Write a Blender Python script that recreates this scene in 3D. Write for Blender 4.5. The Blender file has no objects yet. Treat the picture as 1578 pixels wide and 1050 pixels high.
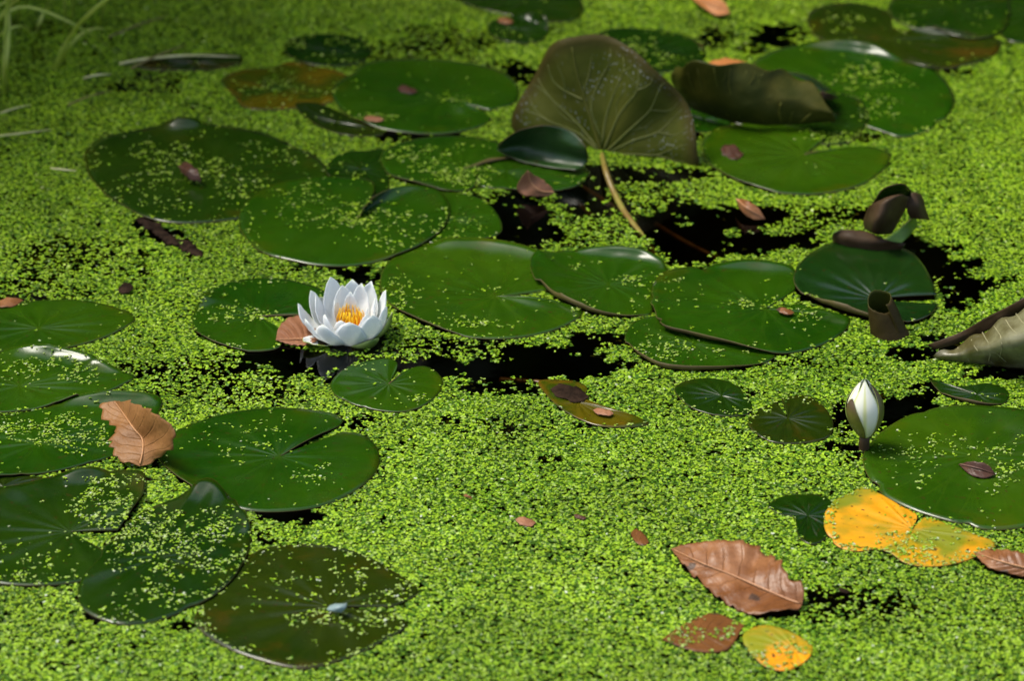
import bpy, math, random
import numpy as np
from mathutils import Vector, Matrix
from mathutils.bvhtree import BVHTree

random.seed(7)
RNG = np.random.default_rng(11)
SC = bpy.context.scene
COL = SC.collection
R = math.radians

# ------------------------------------------------------------------ camera
CAM_H, PITCH, LENS = 1.75, R(27.5), 120.0
cam_d = bpy.data.cameras.new("camera")
cam_d.lens = LENS
cam_d.sensor_width = 36.0
cam_d.clip_start = 0.05
cam_d.clip_end = 400.0
cam_d.dof.use_dof = True
cam_d.dof.focus_distance = 3.62
cam_d.dof.aperture_fstop = 4.8
cam = bpy.data.objects.new("camera", cam_d)
cam.location = (0, 0, CAM_H)
cam.rotation_euler = (math.pi / 2 - PITCH, 0, 0)
COL.objects.link(cam)
SC.camera = cam

# ------------------------------------------------------------------ sky, sun, exposure
SUN_EL, SUN_AZ = R(62), R(-76)          # azimuth from +Y (away from the camera), negative = left
world = bpy.data.worlds.new("World")
SC.world = world
world.use_nodes = True
wn, wl = world.node_tree.nodes, world.node_tree.links
wn.clear()
sky = wn.new("ShaderNodeTexSky")
sky.sky_type = 'NISHITA'
sky.sun_disc = False
sky.sun_elevation = SUN_EL
sky.sun_rotation = SUN_AZ
sky.air_density = 1.0
sky.dust_density = 3.0
sky.ozone_density = 1.0
bg = wn.new("ShaderNodeBackground")
bg.inputs[1].default_value = 0.14
wo = wn.new("ShaderNodeOutputWorld")
wl.new(sky.outputs[0], bg.inputs[0])
wl.new(bg.outputs[0], wo.inputs[0])

sun_d = bpy.data.lights.new("sun", 'SUN')
sun_d.energy = 2.3
sun_d.angle = R(20)
sun_d.color = (1.0, 0.95, 0.84)
sun = bpy.data.objects.new("sun", sun_d)
sd = Vector((math.sin(SUN_AZ) * math.cos(SUN_EL), math.cos(SUN_AZ) * math.cos(SUN_EL), math.sin(SUN_EL)))
sun.rotation_euler = (-sd).to_track_quat('-Z', 'Y').to_euler()
sun.location = sd * 20
COL.objects.link(sun)

SC.view_settings.view_transform = 'Standard'
SC.view_settings.look = 'None'
SC.view_settings.gamma = 1.0
SC.view_settings.use_curve_mapping = False
SC.view_settings.exposure = 0.88
SC.cycles.max_bounces = 8
SC.cycles.transparent_max_bounces = 12

# ------------------------------------------------------------------ picture -> pond mapping (layout data only)
FPX = LENS / 36.0 * 1578.0
CP, SP = math.cos(PITCH), math.sin(PITCH)

def G(u, v, z=0.0):
    """point of the pond at height z that a surveyed position (u, v) stands for"""
    a = (u - 789.0) / FPX
    b = -(v - 525.0) / FPX
    d = np.array([a, CP + b * SP, -SP + b * CP])
    t = (z - CAM_H) / d[2]
    return np.array([0, 0, CAM_H]) + d * t

def toUV(x, y, z=0.0):
    dz = z - CAM_H
    f = y * CP - dz * SP
    up = y * SP + dz * CP
    return 789.0 + x / f * FPX, 525.0 - up / f * FPX

# ------------------------------------------------------------------ noise
def _hash(ix, iy, seed):
    h = (ix.astype(np.int64) * 374761393 + iy.astype(np.int64) * 668265263 + seed * 982451653) & 0xffffffff
    h = ((h ^ (h >> 13)) * 1274126177) & 0xffffffff
    return ((h ^ (h >> 16)) & 0xffff) / 65535.0

def vnoise(x, y, seed=0):
    ix, iy = np.floor(x), np.floor(y)
    fx, fy = x - ix, y - iy
    fx, fy = fx * fx * (3 - 2 * fx), fy * fy * (3 - 2 * fy)
    a, b = _hash(ix, iy, seed), _hash(ix + 1, iy, seed)
    c, d = _hash(ix, iy + 1, seed), _hash(ix + 1, iy + 1, seed)
    return (a * (1 - fx) + b * fx) * (1 - fy) + (c * (1 - fx) + d * fx) * fy

def fbm(x, y, seed=0, oct=4):
    x, y = np.asarray(x, float), np.asarray(y, float)
    s, a, t = 0, 0.5, 0
    for k in range(oct):
        s = s + a * vnoise(x * 2 ** k + 17.3 * k, y * 2 ** k - 9.1 * k, seed + k)
        t += a
        a *= 0.5
    return s / t

def sstep(a, b, x):
    t = np.clip((np.asarray(x, float) - a) / (b - a), 0, 1)
    return t * t * (3 - 2 * t)

# ------------------------------------------------------------------ curves
def crom(pts, n, closed=False):
    P = np.asarray(pts, float)
    if len(P) == 2 and not closed:
        return P[0] + (P[1] - P[0]) * np.linspace(0, 1, n)[:, None]
    if closed:
        Q = np.vstack([P[-1], P, P[0], P[1]])
    else:
        Q = np.vstack([2 * P[0] - P[1], P, 2 * P[-1] - P[-2]])
    out = []
    for i in range(1, len(Q) - 2):
        t = np.linspace(0, 1, 24, endpoint=False)[:, None]
        p0, p1, p2, p3 = Q[i - 1], Q[i], Q[i + 1], Q[i + 2]
        out.append(0.5 * (2 * p1 + (p2 - p0) * t + (2 * p0 - 5 * p1 + 4 * p2 - p3) * t ** 2
                          + (3 * p1 - p0 - 3 * p2 + p3) * t ** 3))
    out = np.vstack(out + [Q[-2][None]])
    d = np.r_[0, np.cumsum(np.linalg.norm(np.diff(out, axis=0), axis=1))]
    s = np.linspace(0, d[-1], n, endpoint=not closed)
    return np.stack([np.interp(s, d, out[:, k]) for k in range(out.shape[1])], 1)

# ------------------------------------------------------------------ objects
def empty(name, loc):
    o = bpy.data.objects.new(name, None)
    o.empty_display_size = 0.02
    o.location = tuple(loc)
    COL.objects.link(o)
    return o

def tag(o, label=None, cat=None, group=None, kind=None):
    if label: o["label"] = label
    if cat: o["category"] = cat
    if group: o["group"] = group
    if kind: o["kind"] = kind
    return o

def mesh_obj(name, verts, faces, mats, parent=None, origin=None, smooth=True, uv=None, mi=None, thick=0.0, subd=0):
    V = np.asarray(verts, float)
    if origin is None:
        origin = np.zeros(3) if parent is None else None
    me = bpy.data.meshes.new(name)
    pl = np.array(parent.matrix_world.translation) if False else None
    off = PAR_LOC[parent.name] if parent is not None else np.asarray(origin, float)
    me.from_pydata((V - off).tolist(), [], [tuple(int(i) for i in f) for f in faces])
    for m in (mats if isinstance(mats, (list, tuple)) else [mats]):
        me.materials.append(m)
    if smooth:
        me.polygons.foreach_set("use_smooth", [True] * len(me.polygons))
    if mi is not None:
        me.polygons.foreach_set("material_index", list(mi))
    if uv is not None:
        ul = me.uv_layers.new(name="UVMap")
        uv = np.asarray(uv, np.float32)
        li = np.empty(len(me.loops), np.int32)
        me.loops.foreach_get("vertex_index", li)
        ul.data.foreach_set("uv", uv[li].ravel())
    o = bpy.data.objects.new(name, me)
    COL.objects.link(o)
    if parent is not None:
        o.parent = parent
        PAR_LOC[o.name] = off
    else:
        o.location = tuple(off)
        PAR_LOC[o.name] = off
    if thick:
        s = o.modifiers.new("thickness", 'SOLIDIFY')
        s.thickness = thick
        s.offset = -1
        s.material_offset = 1 if len(me.materials) > 1 else 0
        s.material_offset_rim = 1 if len(me.materials) > 1 else 0
    if subd:
        s = o.modifiers.new("smooth", 'SUBSURF')
        s.levels = s.render_levels = subd
    me.update()
    return o

PAR_LOC = {}          # world position of every thing's base (children are stored relative to it)

def thing(name, loc, label, cat, group=None):
    o = empty(name, loc)
    PAR_LOC[o.name] = np.asarray(loc, float)
    return tag(o, label, cat, group)

def grid_faces(nr, nc, wrap=False, flip=False):
    f = []
    for i in range(nr - 1):
        for j in range(nc if wrap else nc - 1):
            k = (j + 1) % nc
            q = (i * nc + j, i * nc + k, (i + 1) * nc + k, (i + 1) * nc + j)
            f.append(q[::-1] if flip else q)
    return f

def grid_obj(name, grid, mats, parent=None, origin=None, thick=0.0008, wrap=False, front=None, uvs=None):
    """a sheet through a grid of points; 'front' = direction its first material faces"""
    nr, nc = grid.shape[:2]
    V = grid.reshape(-1, 3)
    flip = False
    if front is not None:
        a = grid[1:, :-1] - grid[:-1, :-1]
        b = grid[:-1, 1:] - grid[:-1, :-1]
        n = np.cross(b, a).reshape(-1, 3).sum(0)
        flip = float(n @ np.asarray(front, float)) < 0
    uu, vv = np.meshgrid(np.linspace(0, 1, nc), np.linspace(0, 1, nr))
    uv = np.stack([uu, vv], -1).reshape(-1, 2)
    return mesh_obj(name, V, grid_faces(nr, nc, wrap, flip), mats, parent, origin, True, uv, None, thick)

def loft(secs, nr, nc):
    """smooth grid through cross-sections given as surveyed (u, v, z)"""
    rows = np.stack([crom([G(*p) for p in s], nc) for s in secs])
    if len(rows) == 2:
        t = np.linspace(0, 1, nr)[:, None, None]
        return rows[0] * (1 - t) + rows[1] * t
    cols = [crom_param(rows[:, j], nr) for j in range(nc)]
    return np.stack(cols, 1)

def crom_param(P, n):
    m = len(P)
    Q = np.vstack([2 * P[0] - P[1], P, 2 * P[-1] - P[-2]])
    s = np.linspace(0, m - 1, n)
    out = []
    for x in s:
        i = min(int(x), m - 2)
        t = x - i
        p0, p1, p2, p3 = Q[i], Q[i + 1], Q[i + 2], Q[i + 3]
        out.append(0.5 * (2 * p1 + (p2 - p0) * t + (2 * p0 - 5 * p1 + 4 * p2 - p3) * t ** 2
                          + (3 * p1 - p0 - 3 * p2 + p3) * t ** 3))
    return np.array(out)

def tube(path, radii, n=7, cap=True):
    P = np.asarray(path, float)
    m = len(P)
    rr = np.interp(np.linspace(0, 1, m), np.linspace(0, 1, len(radii)), radii)
    V, F = [], []
    up = np.array([0.13, 0.21, 1.0])
    for i in range(m):
        t = P[min(i + 1, m - 1)] - P[max(i - 1, 0)]
        t = t / (np.linalg.norm(t) + 1e-12)
        a = np.cross(t, up)
        if np.linalg.norm(a) < 1e-3:
            a = np.cross(t, [1, 0, 0])
        a /= np.linalg.norm(a)
        b = np.cross(t, a)
        for k in range(n):
            an = 2 * math.pi * k / n
            V.append(P[i] + rr[i] * (a * math.cos(an) + b * math.sin(an)))
    for i in range(m - 1):
        for k in range(n):
            F.append((i * n + k, i * n + (k + 1) % n, (i + 1) * n + (k + 1) % n, (i + 1) * n + k))
    if cap:
        F.append(tuple(range(n))[::-1])
        F.append(tuple((m - 1) * n + k for k in range(n)))
    return V, F

# ------------------------------------------------------------------ materials
class NT:
    def __init__(self, name):
        self.m = bpy.data.materials.new(name)
        self.m.use_nodes = True
        self.t = self.m.node_tree
        self.t.nodes.clear()
        self.out = self.n("ShaderNodeOutputMaterial")
    def n(self, typ, **kw):
        x = self.t.nodes.new(typ)
        for k, v in kw.items():
            setattr(x, k, v)
        return x
    def set(self, sock, val):
        if hasattr(val, "node"):
            self.t.links.new(val, sock)
        elif isinstance(val, (tuple, list)) and len(val) == 3 and sock.type == 'RGBA':
            sock.default_value = (*val, 1)
        else:
            sock.default_value = val
    def math(self, op, a, b=0.0, c=0.0, clamp=False):
        x = self.n("ShaderNodeMath", operation=op, use_clamp=clamp)
        self.set(x.inputs[0], a); self.set(x.inputs[1], b); self.set(x.inputs[2], c)
        return x.outputs[0]
    def mix(self, f, a, b, mode='MIX'):
        x = self.n("ShaderNodeMix", data_type='RGBA', blend_type=mode)
        self.set(x.inputs[0], f); self.set(x.inputs[6], a); self.set(x.inputs[7], b)
        return x.outputs[2]
    def ramp(self, f, lo, hi, a=0.0, b=1.0):
        x = self.n("ShaderNodeMapRange", interpolation_type='SMOOTHSTEP')
        self.set(x.inputs[0], f); self.set(x.inputs[1], lo); self.set(x.inputs[2], hi)
        self.set(x.inputs[3], a); self.set(x.inputs[4], b)
        return x.outputs[0]
    def noise(self, scale, detail=3.0, rough=0.55, vec=None, dist=0.0):
        x = self.n("ShaderNodeTexNoise")
        x.inputs["Scale"].default_value = scale
        x.inputs["Detail"].default_value = detail
        x.inputs["Roughness"].default_value = rough
        x.inputs["Distortion"].default_value = dist
        if vec is None:
            vec = self.co()
        self.t.links.new(vec, x.inputs["Vector"])
        return x.outputs[0]
    def co(self):
        """object coordinates shifted by a random per-object offset"""
        if not hasattr(self, "_co"):
            tc = self.n("ShaderNodeTexCoord")
            oi = self.n("ShaderNodeObjectInfo")
            k = self.math('MULTIPLY', oi.outputs["Random"], 37.0)
            a = self.n("ShaderNodeVectorMath", operation='ADD')
            self.t.links.new(tc.outputs["Object"], a.inputs[0])
            self.t.links.new(k, a.inputs[1])
            self._co = a.outputs[0]
        return self._co
    def uv(self):
        if not hasattr(self, "_uv"):
            tc = self.n("ShaderNodeTexCoord")
            s = self.n("ShaderNodeSeparateXYZ")
            self.t.links.new(tc.outputs["UV"], s.inputs[0])
            self._uv = s.outputs[0], s.outputs[1]
        return self._uv
    def bump(self, h, strength, dist):
        x = self.n("ShaderNodeBump")
        x.inputs["Strength"].default_value = strength
        x.inputs["Distance"].default_value = dist
        self.set(x.inputs["Height"], h)
        return x.outputs[0]
    def bsdf(self, color, rough, spec=0.5, normal=None, trans=None, trans_w=0.0, sheen=0.0, coat=0.0):
        p = self.n("ShaderNodeBsdfPrincipled")
        self.set(p.inputs["Base Color"], color)
        self.set(p.inputs["Roughness"], rough)
        p.inputs["Specular IOR Level"].default_value = spec
        if coat:
            p.inputs["Coat Weight"].default_value = coat
            p.inputs["Coat Roughness"].default_value = 0.15
        if normal is not None:
            self.set(p.inputs["Normal"], normal)
        last = p.outputs[0]
        if trans_w:
            tr = self.n("ShaderNodeBsdfTranslucent")
            self.set(tr.inputs[0], trans if trans is not None else color)
            mx = self.n("ShaderNodeMixShader")
            mx.inputs[0].default_value = trans_w
            self.t.links.new(last, mx.inputs[1]); self.t.links.new(tr.outputs[0], mx.inputs[2])
            last = mx.outputs[0]
        self.t.links.new(last, self.out.inputs["Surface"])
        return self.m

def vein_mask(N, count, width=0.05):
    """radial veins that fork, from the polar UV of a pad (u = round the rim, v = out from the stalk)"""
    u, v = N.uv()
    wob = N.math('MULTIPLY', N.math('SUBTRACT', N.noise(14, 2), 0.5), 0.30)
    x = N.math('PINGPONG', N.math('MULTIPLY_ADD', u, float(count), wob), 0.5)
    d1 = N.math('MULTIPLY', x, v)
    prim = N.ramp(d1, 0.0, width, 1, 0)
    prim = N.math('MULTIPLY', prim, N.ramp(v, 0.45, 0.85, 1.0, 0.0))
    y = N.math('ABSOLUTE', N.math('SUBTRACT', x, N.math('MULTIPLY', N.math('SUBTRACT', v, 0.42), 0.55)))
    sec = N.math('MULTIPLY', N.ramp(N.math('MULTIPLY', y, v), 0.0, width * 0.8, 1, 0), N.ramp(v, 0.4, 0.5))
    sec = N.math('MULTIPLY', sec, N.ramp(v, 0.75, 1.0, 1.0, 0.1))
    return N.math('MAXIMUM', prim, sec)

def pad_top(name, c1, c2, cv, rough=0.21, blotch=None, blotch_lo=0.55, blotch_hi=0.7, spec=0.3, veins=13, vein_amt=0.13, spots=0.45, aged=1.0):
    N = NT(name)
    oi = N.n("ShaderNodeObjectInfo")
    u, v = N.uv()
    base = N.mix(N.ramp(N.noise(9, 4), 0.35, 0.68), c1, c2)
    base = N.mix(N.math('MULTIPLY', N.ramp(N.noise(55, 4, 0.7), 0.4, 0.75), 0.35), base, tuple(x * 0.55 for x in c1))
    vm = vein_mask(N, veins)
    base = N.mix(N.math('MULTIPLY', vm, vein_amt), base, cv)
    hub = N.ramp(v, 0.0, 0.10, 0.22, 0.0)
    base = N.mix(hub, base, cv)
    rim = N.ramp(v, 0.985, 1.0, 0.0, 0.35)
    base = N.mix(rim, base, (0.075, 0.06, 0.012))
    if blotch is not None:
        base = N.mix(N.ramp(N.noise(11, 4, 0.6), blotch_lo, blotch_hi), base, blotch)
    if spots:
        base = N.mix(N.math('MULTIPLY', N.ramp(N.noise(150, 2, 0.5), 0.66, 0.70), spots), base, (0.035, 0.014, 0.004))
    old = N.math('MULTIPLY', N.ramp(v, 0.72, 1.0), N.ramp(N.noise(17, 4, 0.65), 0.50, 0.68))
    base = N.mix(N.math('MULTIPLY', old, 0.6 * aged), base, (c2[0] * 1.8 + 0.012, c2[1] * 0.75 + 0.008, c2[2]))
    base = N.mix(N.math('MULTIPLY', N.ramp(N.noise(5, 3), 0.42, 0.66), 0.35 * aged), base, (c2[0] * 1.7, c2[1] * 1.18, c2[2]))
    hs = N.n("ShaderNodeHueSaturation")
    N.set(hs.inputs["Color"], base)
    N.set(hs.inputs["Value"], N.math('MULTIPLY_ADD', oi.outputs["Random"], 0.35, 0.82))
    N.set(hs.inputs["Hue"], N.math('MULTIPLY_ADD', oi.outputs["Random"], -0.022, 0.508))
    hgt = N.math('ADD', N.math('MULTIPLY', vm, -0.12), N.math('MULTIPLY', N.noise(60, 4, 0.6), 0.6))
    r = N.ramp(N.noise(32, 4, 0.65), 0.3, 0.75, rough * 0.8, rough * 1.35)
    return N.bsdf(hs.outputs[0], r, spec, N.bump(hgt, 0.12, 0.0012))

def pad_under(name, c1, c2, rough=0.5, spec=0.3, trans=0.0, tcol=None):
    N = NT(name)
    base = N.mix(N.ramp(N.noise(22, 4), 0.35, 0.7), c1, c2)
    base = N.mix(N.math('MULTIPLY', N.ramp(N.noise(160, 3, 0.7), 0.5, 0.8), 0.4), base, tuple(x * 0.5 for x in c1))
    return N.bsdf(base, rough, spec, N.bump(N.noise(120, 3), 0.3, 0.001), tcol, trans)

M = {}
def K_(k, *cs):
    return [tuple(x * k for x in c) for c in cs]
M['pad'] = pad_top("lily_pad_green", (0.0084, 0.0390, 0.0008), (0.0165, 0.0570, 0.0011), (0.0400, 0.0800, 0.0030))
M['pad_dark'] = pad_top("lily_pad_dark", (0.0046, 0.0215, 0.0008), (0.0088, 0.0310, 0.0010), (0.0200, 0.0440, 0.0025), blotch=(0.020, 0.030, 0.0012), blotch_lo=0.60, blotch_hi=0.78)
M['pad_olive'] = pad_top("lily_pad_olive", (0.0072, 0.0200, 0.0008), (0.0125, 0.0250, 0.0010), (0.030, 0.046, 0.003), blotch=(0.040, 0.028, 0.002), blotch_lo=0.56, blotch_hi=0.74)
M['pad_brown'] = pad_top("lily_pad_yellowing", (0.034, 0.044, 0.0015), (0.085, 0.066, 0.002), (0.05, 0.055, 0.004),
                         blotch=(0.014, 0.040, 0.0012), blotch_lo=0.44, blotch_hi=0.60, spots=0.6)
M['pad_yellow'] = pad_top("lily_pad_yellow", (0.575, 0.24, 0.004), (0.64, 0.29, 0.005), (0.48, 0.19, 0.006), rough=0.42,
                          blotch=(0.164, 0.1804, 0.0066), blotch_lo=0.40, blotch_hi=0.60, vein_amt=0.3, spots=0.9, aged=0.0)
M['under'] = pad_under("lily_pad_underside", (0.0612, 0.0432, 0.013), (0.0756, 0.0612, 0.0115))
M['under_olive'] = pad_under("leaf_underside_olive", (0.045, 0.052, 0.007), (0.065, 0.066, 0.012), 0.5, 0.35, 0.18, (0.1152, 0.1368, 0.0144))
M['under_dark'] = pad_under("leaf_underside_dark_olive", (0.026, 0.031, 0.0025), (0.048, 0.046, 0.005), 0.55, 0.12)
M['under_brown'] = pad_under("leaf_underside_brown", (0.034, 0.019, 0.007), (0.062, 0.038, 0.019), 0.5, 0.15)
def grey_leaf_mat():
    N = NT("leaf_underside_grey_green")
    base = N.mix(N.ramp(N.noise(14, 4, 0.6), 0.38, 0.62), (0.060, 0.052, 0.012), (0.165, 0.160, 0.080))
    base = N.mix(N.math('MULTIPLY', N.ramp(N.noise(70, 4, 0.7), 0.45, 0.75), 0.55), base, (0.045, 0.038, 0.010))
    return N.bsdf(base, 0.38, 0.5, N.bump(N.noise(40, 4, 0.6), 0.5, 0.003))
M['under_grey'] = grey_leaf_mat()
M['tube'] = pad_under("rolled_leaf_brown", (0.022, 0.014, 0.003), (0.038, 0.026, 0.006), 0.55, 0.12)
M['vein'] = pad_under("leaf_vein", (0.105, 0.120, 0.026), (0.125, 0.130, 0.034), 0.6, 0.2)
M['midvein'] = pad_under("leaf_midvein", (0.062, 0.066, 0.005), (0.082, 0.080, 0.008), 0.6, 0.2)
M['vein_grey'] = pad_under("leaf_vein_pale", (0.20, 0.19, 0.095), (0.26, 0.24, 0.13), 0.5, 0.3)
M['stalk'] = pad_under("leaf_stalk", (0.216, 0.1872, 0.0324), (0.1584, 0.0864, 0.0216), 0.4, 0.4)
M['stalk_brown'] = pad_under("leaf_stalk_brown", (0.13, 0.065, 0.018), (0.09, 0.05, 0.016), 0.4, 0.4)
M['light_leaf'] = pad_under("young_leaf", (0.072, 0.144, 0.0101), (0.0936, 0.18, 0.0144), 0.4, 0.4)
M['shiny'] = pad_top("lily_pad_glossy", (0.0030, 0.0180, 0.0020), (0.0055, 0.0260, 0.0025), (0.010, 0.034, 0.004), rough=0.20, spec=0.5, vein_amt=0.08)

def dead_mat(name, c1, c2, cvein, rough=0.5, spots=True, lat=9.0):
    N = NT(name)
    u, v = N.uv()                     # v along the midrib, u across (0.5 = midrib)
    side = N.math('ABSOLUTE', N.math('SUBTRACT', u, 0.5))
    base = N.mix(N.ramp(N.noise(26, 4, 0.6), 0.35, 0.7), c1, c2)
    base = N.mix(N.math('MULTIPLY', N.ramp(N.noise(240, 3, 0.7), 0.45, 0.75), 0.3), base, tuple(x * 0.6 for x in c1))
    ph = N.math('PINGPONG', N.math('MULTIPLY', N.math('SUBTRACT', v, N.math('MULTIPLY', side, 0.35)), lat), 0.5)
    lv = N.math('MULTIPLY', N.ramp(ph, 0.0, 0.07, 1, 0), N.ramp(side, 0.5, 0.02, 0.2, 0.8))
    mr = N.ramp(side, 0.0, 0.02, 1, 0)
    base = N.mix(N.math('MULTIPLY', lv, 0.45), base, tuple(x * 0.5 for x in c1))
    base = N.mix(N.math('MULTIPLY', mr, 0.6), base, cvein)
    edge = N.ramp(side, 0.44, 0.5, 0.0, 0.35)
    base = N.mix(edge, base, tuple(x * 0.55 for x in c1))
    if spots:
        base = N.mix(N.math('MULTIPLY', N.ramp(N.noise(38, 2, 0.4), 0.655, 0.67), 0.85), base, (0.045, 0.03, 0.02))
    h = N.math('ADD', N.math('MULTIPLY', lv, -0.6), N.math('MULTIPLY', N.noise(90, 4, 0.6), 0.8))
    base = N.mix(N.math('MULTIPLY', N.ramp(N.noise(12, 5, 0.7), 0.45, 0.7), 0.5), base, tuple(x * 0.55 for x in c1))
    return N.bsdf(base, rough, 0.28, N.bump(h, 0.6, 0.0025), c2, 0.12)

M['dead'] = dead_mat("dead_leaf_brown", (0.165, 0.060, 0.016), (0.31, 0.142, 0.058), (0.30, 0.14, 0.05), 0.36)
M['dead_tan'] = dead_mat("dead_leaf_tan", (0.205, 0.088, 0.022), (0.290, 0.136, 0.040), (0.17, 0.075, 0.025), 0.5, False)
M['dead_pink'] = dead_mat("dead_leaf_pinkish", (0.25, 0.105, 0.048), (0.36, 0.17, 0.085), (0.24, 0.10, 0.045), 0.5, False)
M['dead_dark'] = dead_mat("dead_leaf_dark", (0.0615, 0.0246, 0.0131), (0.0984, 0.0426, 0.0213), (0.0738, 0.0328, 0.0164), 0.4)
M['dead_wet'] = dead_mat("dead_leaf_wet", (0.1394, 0.0533, 0.0123), (0.1804, 0.0697, 0.0164), (0.0984, 0.041, 0.0123), 0.35)
M['dead_orange'] = dead_mat("dead_leaf_orange", (0.451, 0.164, 0.041), (0.5084, 0.2132, 0.0656), (0.369, 0.1476, 0.0328), 0.5, False)

def simple(name, c1, c2, rough=0.5, scale=60, spec=0.4, trans=0.0, tcol=None, bump=0.3):
    N = NT(name)
    base = N.mix(N.ramp(N.noise(scale, 4, 0.6), 0.35, 0.7), c1, c2)
    return N.bsdf(base, rough, spec, N.bump(N.noise(scale * 2.5, 3), bump, 0.001), tcol, trans)

M['wood'] = simple("wet_bark", (0.012, 0.007, 0.004), (0.030, 0.017, 0.010), 0.8, 90, 0.05, bump=0.8)
M['straw'] = simple("dry_straw", (0.40, 0.38, 0.15), (0.52, 0.48, 0.24), 0.5)
M['folded'] = pad_top("lily_leaf_folded", (0.0060, 0.0300, 0.0030), (0.0100, 0.0420, 0.0035), (0.015, 0.05, 0.005), rough=0.40, spec=0.40, vein_amt=0.08)
M['straw_brown'] = simple("brown_straw", (0.12, 0.10, 0.02), (0.17, 0.13, 0.035), 0.5)
M['blade'] = simple("sedge_blade", (0.24, 0.32, 0.015), (0.38, 0.42, 0.06), 0.38, 30, 0.5, 0.2, (0.2, 0.26, 0.02))
M['bark'] = simple("shrub_bark", (0.06, 0.045, 0.03), (0.10, 0.08, 0.055), 0.8, 30)
M['soil'] = simple("dark_soil", (0.020, 0.016, 0.009), (0.035, 0.04, 0.012), 0.9, 18)
M['pale_bit'] = simple("pale_fragment", (0.17, 0.24, 0.23), (0.24, 0.31, 0.30), 0.4)

def petal_mat():
    N = NT("petal_white")
    u, v = N.uv()
    side = N.math('ABSOLUTE', N.math('SUBTRACT', u, 0.5))
    base = N.mix(N.ramp(v, 0.0, 0.45), (0.80, 0.80, 0.58), (0.86, 0.88, 0.87))
    st = N.ramp(N.math('PINGPONG', N.math('MULTIPLY', u, 9.0), 0.5), 0.0, 0.25, 1, 0)
    base = N.mix(N.math('MULTIPLY', st, 0.16), base, (0.66, 0.70, 0.66))
    base = N.mix(N.math('MULTIPLY', N.ramp(v, 0.93, 1.0), 0.35), base, (0.55, 0.62, 0.35))
    return N.bsdf(base, 0.42, 0.35, N.bump(st, 0.15, 0.0008), (0.85, 0.87, 0.82), 0.28)
M['petal'] = petal_mat()

def sepal_mat():
    N = NT("sepal_green_back")
    u, v = N.uv()
    side = N.math('ABSOLUTE', N.math('SUBTRACT', u, 0.5))
    base = N.mix(N.ramp(side, 0.20, 0.46), (0.10, 0.16, 0.02), (0.36, 0.44, 0.10))
    base = N.mix(N.math('MULTIPLY', N.ramp(N.noise(60, 4), 0.4, 0.7), 0.4), base, (0.16, 0.15, 0.03))
    return N.bsdf(base, 0.4, 0.4, None, (0.3, 0.38, 0.1), 0.1)
M['sepal'] = sepal_mat()

def bud_sepal_mat():
    N = NT("bud_sepal_olive")
    u, v = N.uv()
    side = N.math('ABSOLUTE', N.math('SUBTRACT', u, 0.5))
    base = N.mix(N.ramp(v, 0.45, 0.95), (0.115, 0.115, 0.016), (0.075, 0.045, 0.022))
    base = N.mix(N.math('MULTIPLY', N.ramp(N.noise(80, 4), 0.4, 0.7), 0.5), base, (0.06, 0.065, 0.012))
    return N.bsdf(base, 0.38, 0.45, N.bump(N.noise(150, 3), 0.3, 0.001))
M['bud_sepal'] = bud_sepal_mat()

def bud_petal_mat():
    N = NT("bud_petal_white")
    u, v = N.uv()
    side = N.math('ABSOLUTE', N.math('SUBTRACT', u, 0.47))
    base = N.mix(N.ramp(side, 0.0, 0.10, 0.75, 0.0), (0.80, 0.80, 0.66), (0.60, 0.62, 0.18))
    base = N.mix(N.ramp(N.math('ABSOLUTE', N.math('SUBTRACT', u, 0.5)), 0.36, 0.5, 0.0, 0.8), base, (0.42, 0.50, 0.08))
    base = N.mix(N.ramp(v, 0.0, 0.4, 0.5, 0.0), base, (0.45, 0.5, 0.1))
    return N.bsdf(base, 0.4, 0.35, None, (0.8, 0.82, 0.6), 0.2)
M['bud_petal'] = bud_petal_mat()

def stamen_mat():
    N = NT("stamen_orange")
    u, v = N.uv()
    base = N.mix(N.ramp(v, 0.15, 0.85), (0.95, 0.36, 0.008), (0.97, 0.66, 0.02))
    return N.bsdf(base, 0.5, 0.3, None, (0.9, 0.45, 0.02), 0.3)
M['stamen'] = stamen_mat()

def water_mat():
    N = NT("pond_water")
    tr = N.n("ShaderNodeBsdfTransparent")
    tr.inputs[0].default_value = (0.28, 0.22, 0.12, 1)
    gl = N.n("ShaderNodeBsdfGlossy")
    gl.inputs["Roughness"].default_value = 0.03
    fr = N.n("ShaderNodeFresnel")
    fr.inputs["IOR"].default_value = 1.33
    b = N.bump(N.noise(26, 2), 0.06, 0.002)
    N.t.links.new(b, gl.inputs["Normal"]); N.t.links.new(b, fr.inputs["Normal"])
    mx = N.n("ShaderNodeMixShader")
    N.t.links.new(fr.outputs[0], mx.inputs[0])
    N.t.links.new(tr.outputs[0], mx.inputs[1]); N.t.links.new(gl.outputs[0], mx.inputs[2])
    N.t.links.new(mx.outputs[0], N.out.inputs["Surface"])
    return N.m
M['water'] = water_mat()

def weed_mat():
    N = NT("duckweed_fronds")
    at = N.n("ShaderNodeAttribute")
    at.attribute_name = "tint"
    return N.bsdf(at.outputs["Color"], 0.45, 0.22, None, at.outputs["Color"], 0.18)
M['weed'] = weed_mat()

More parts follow.
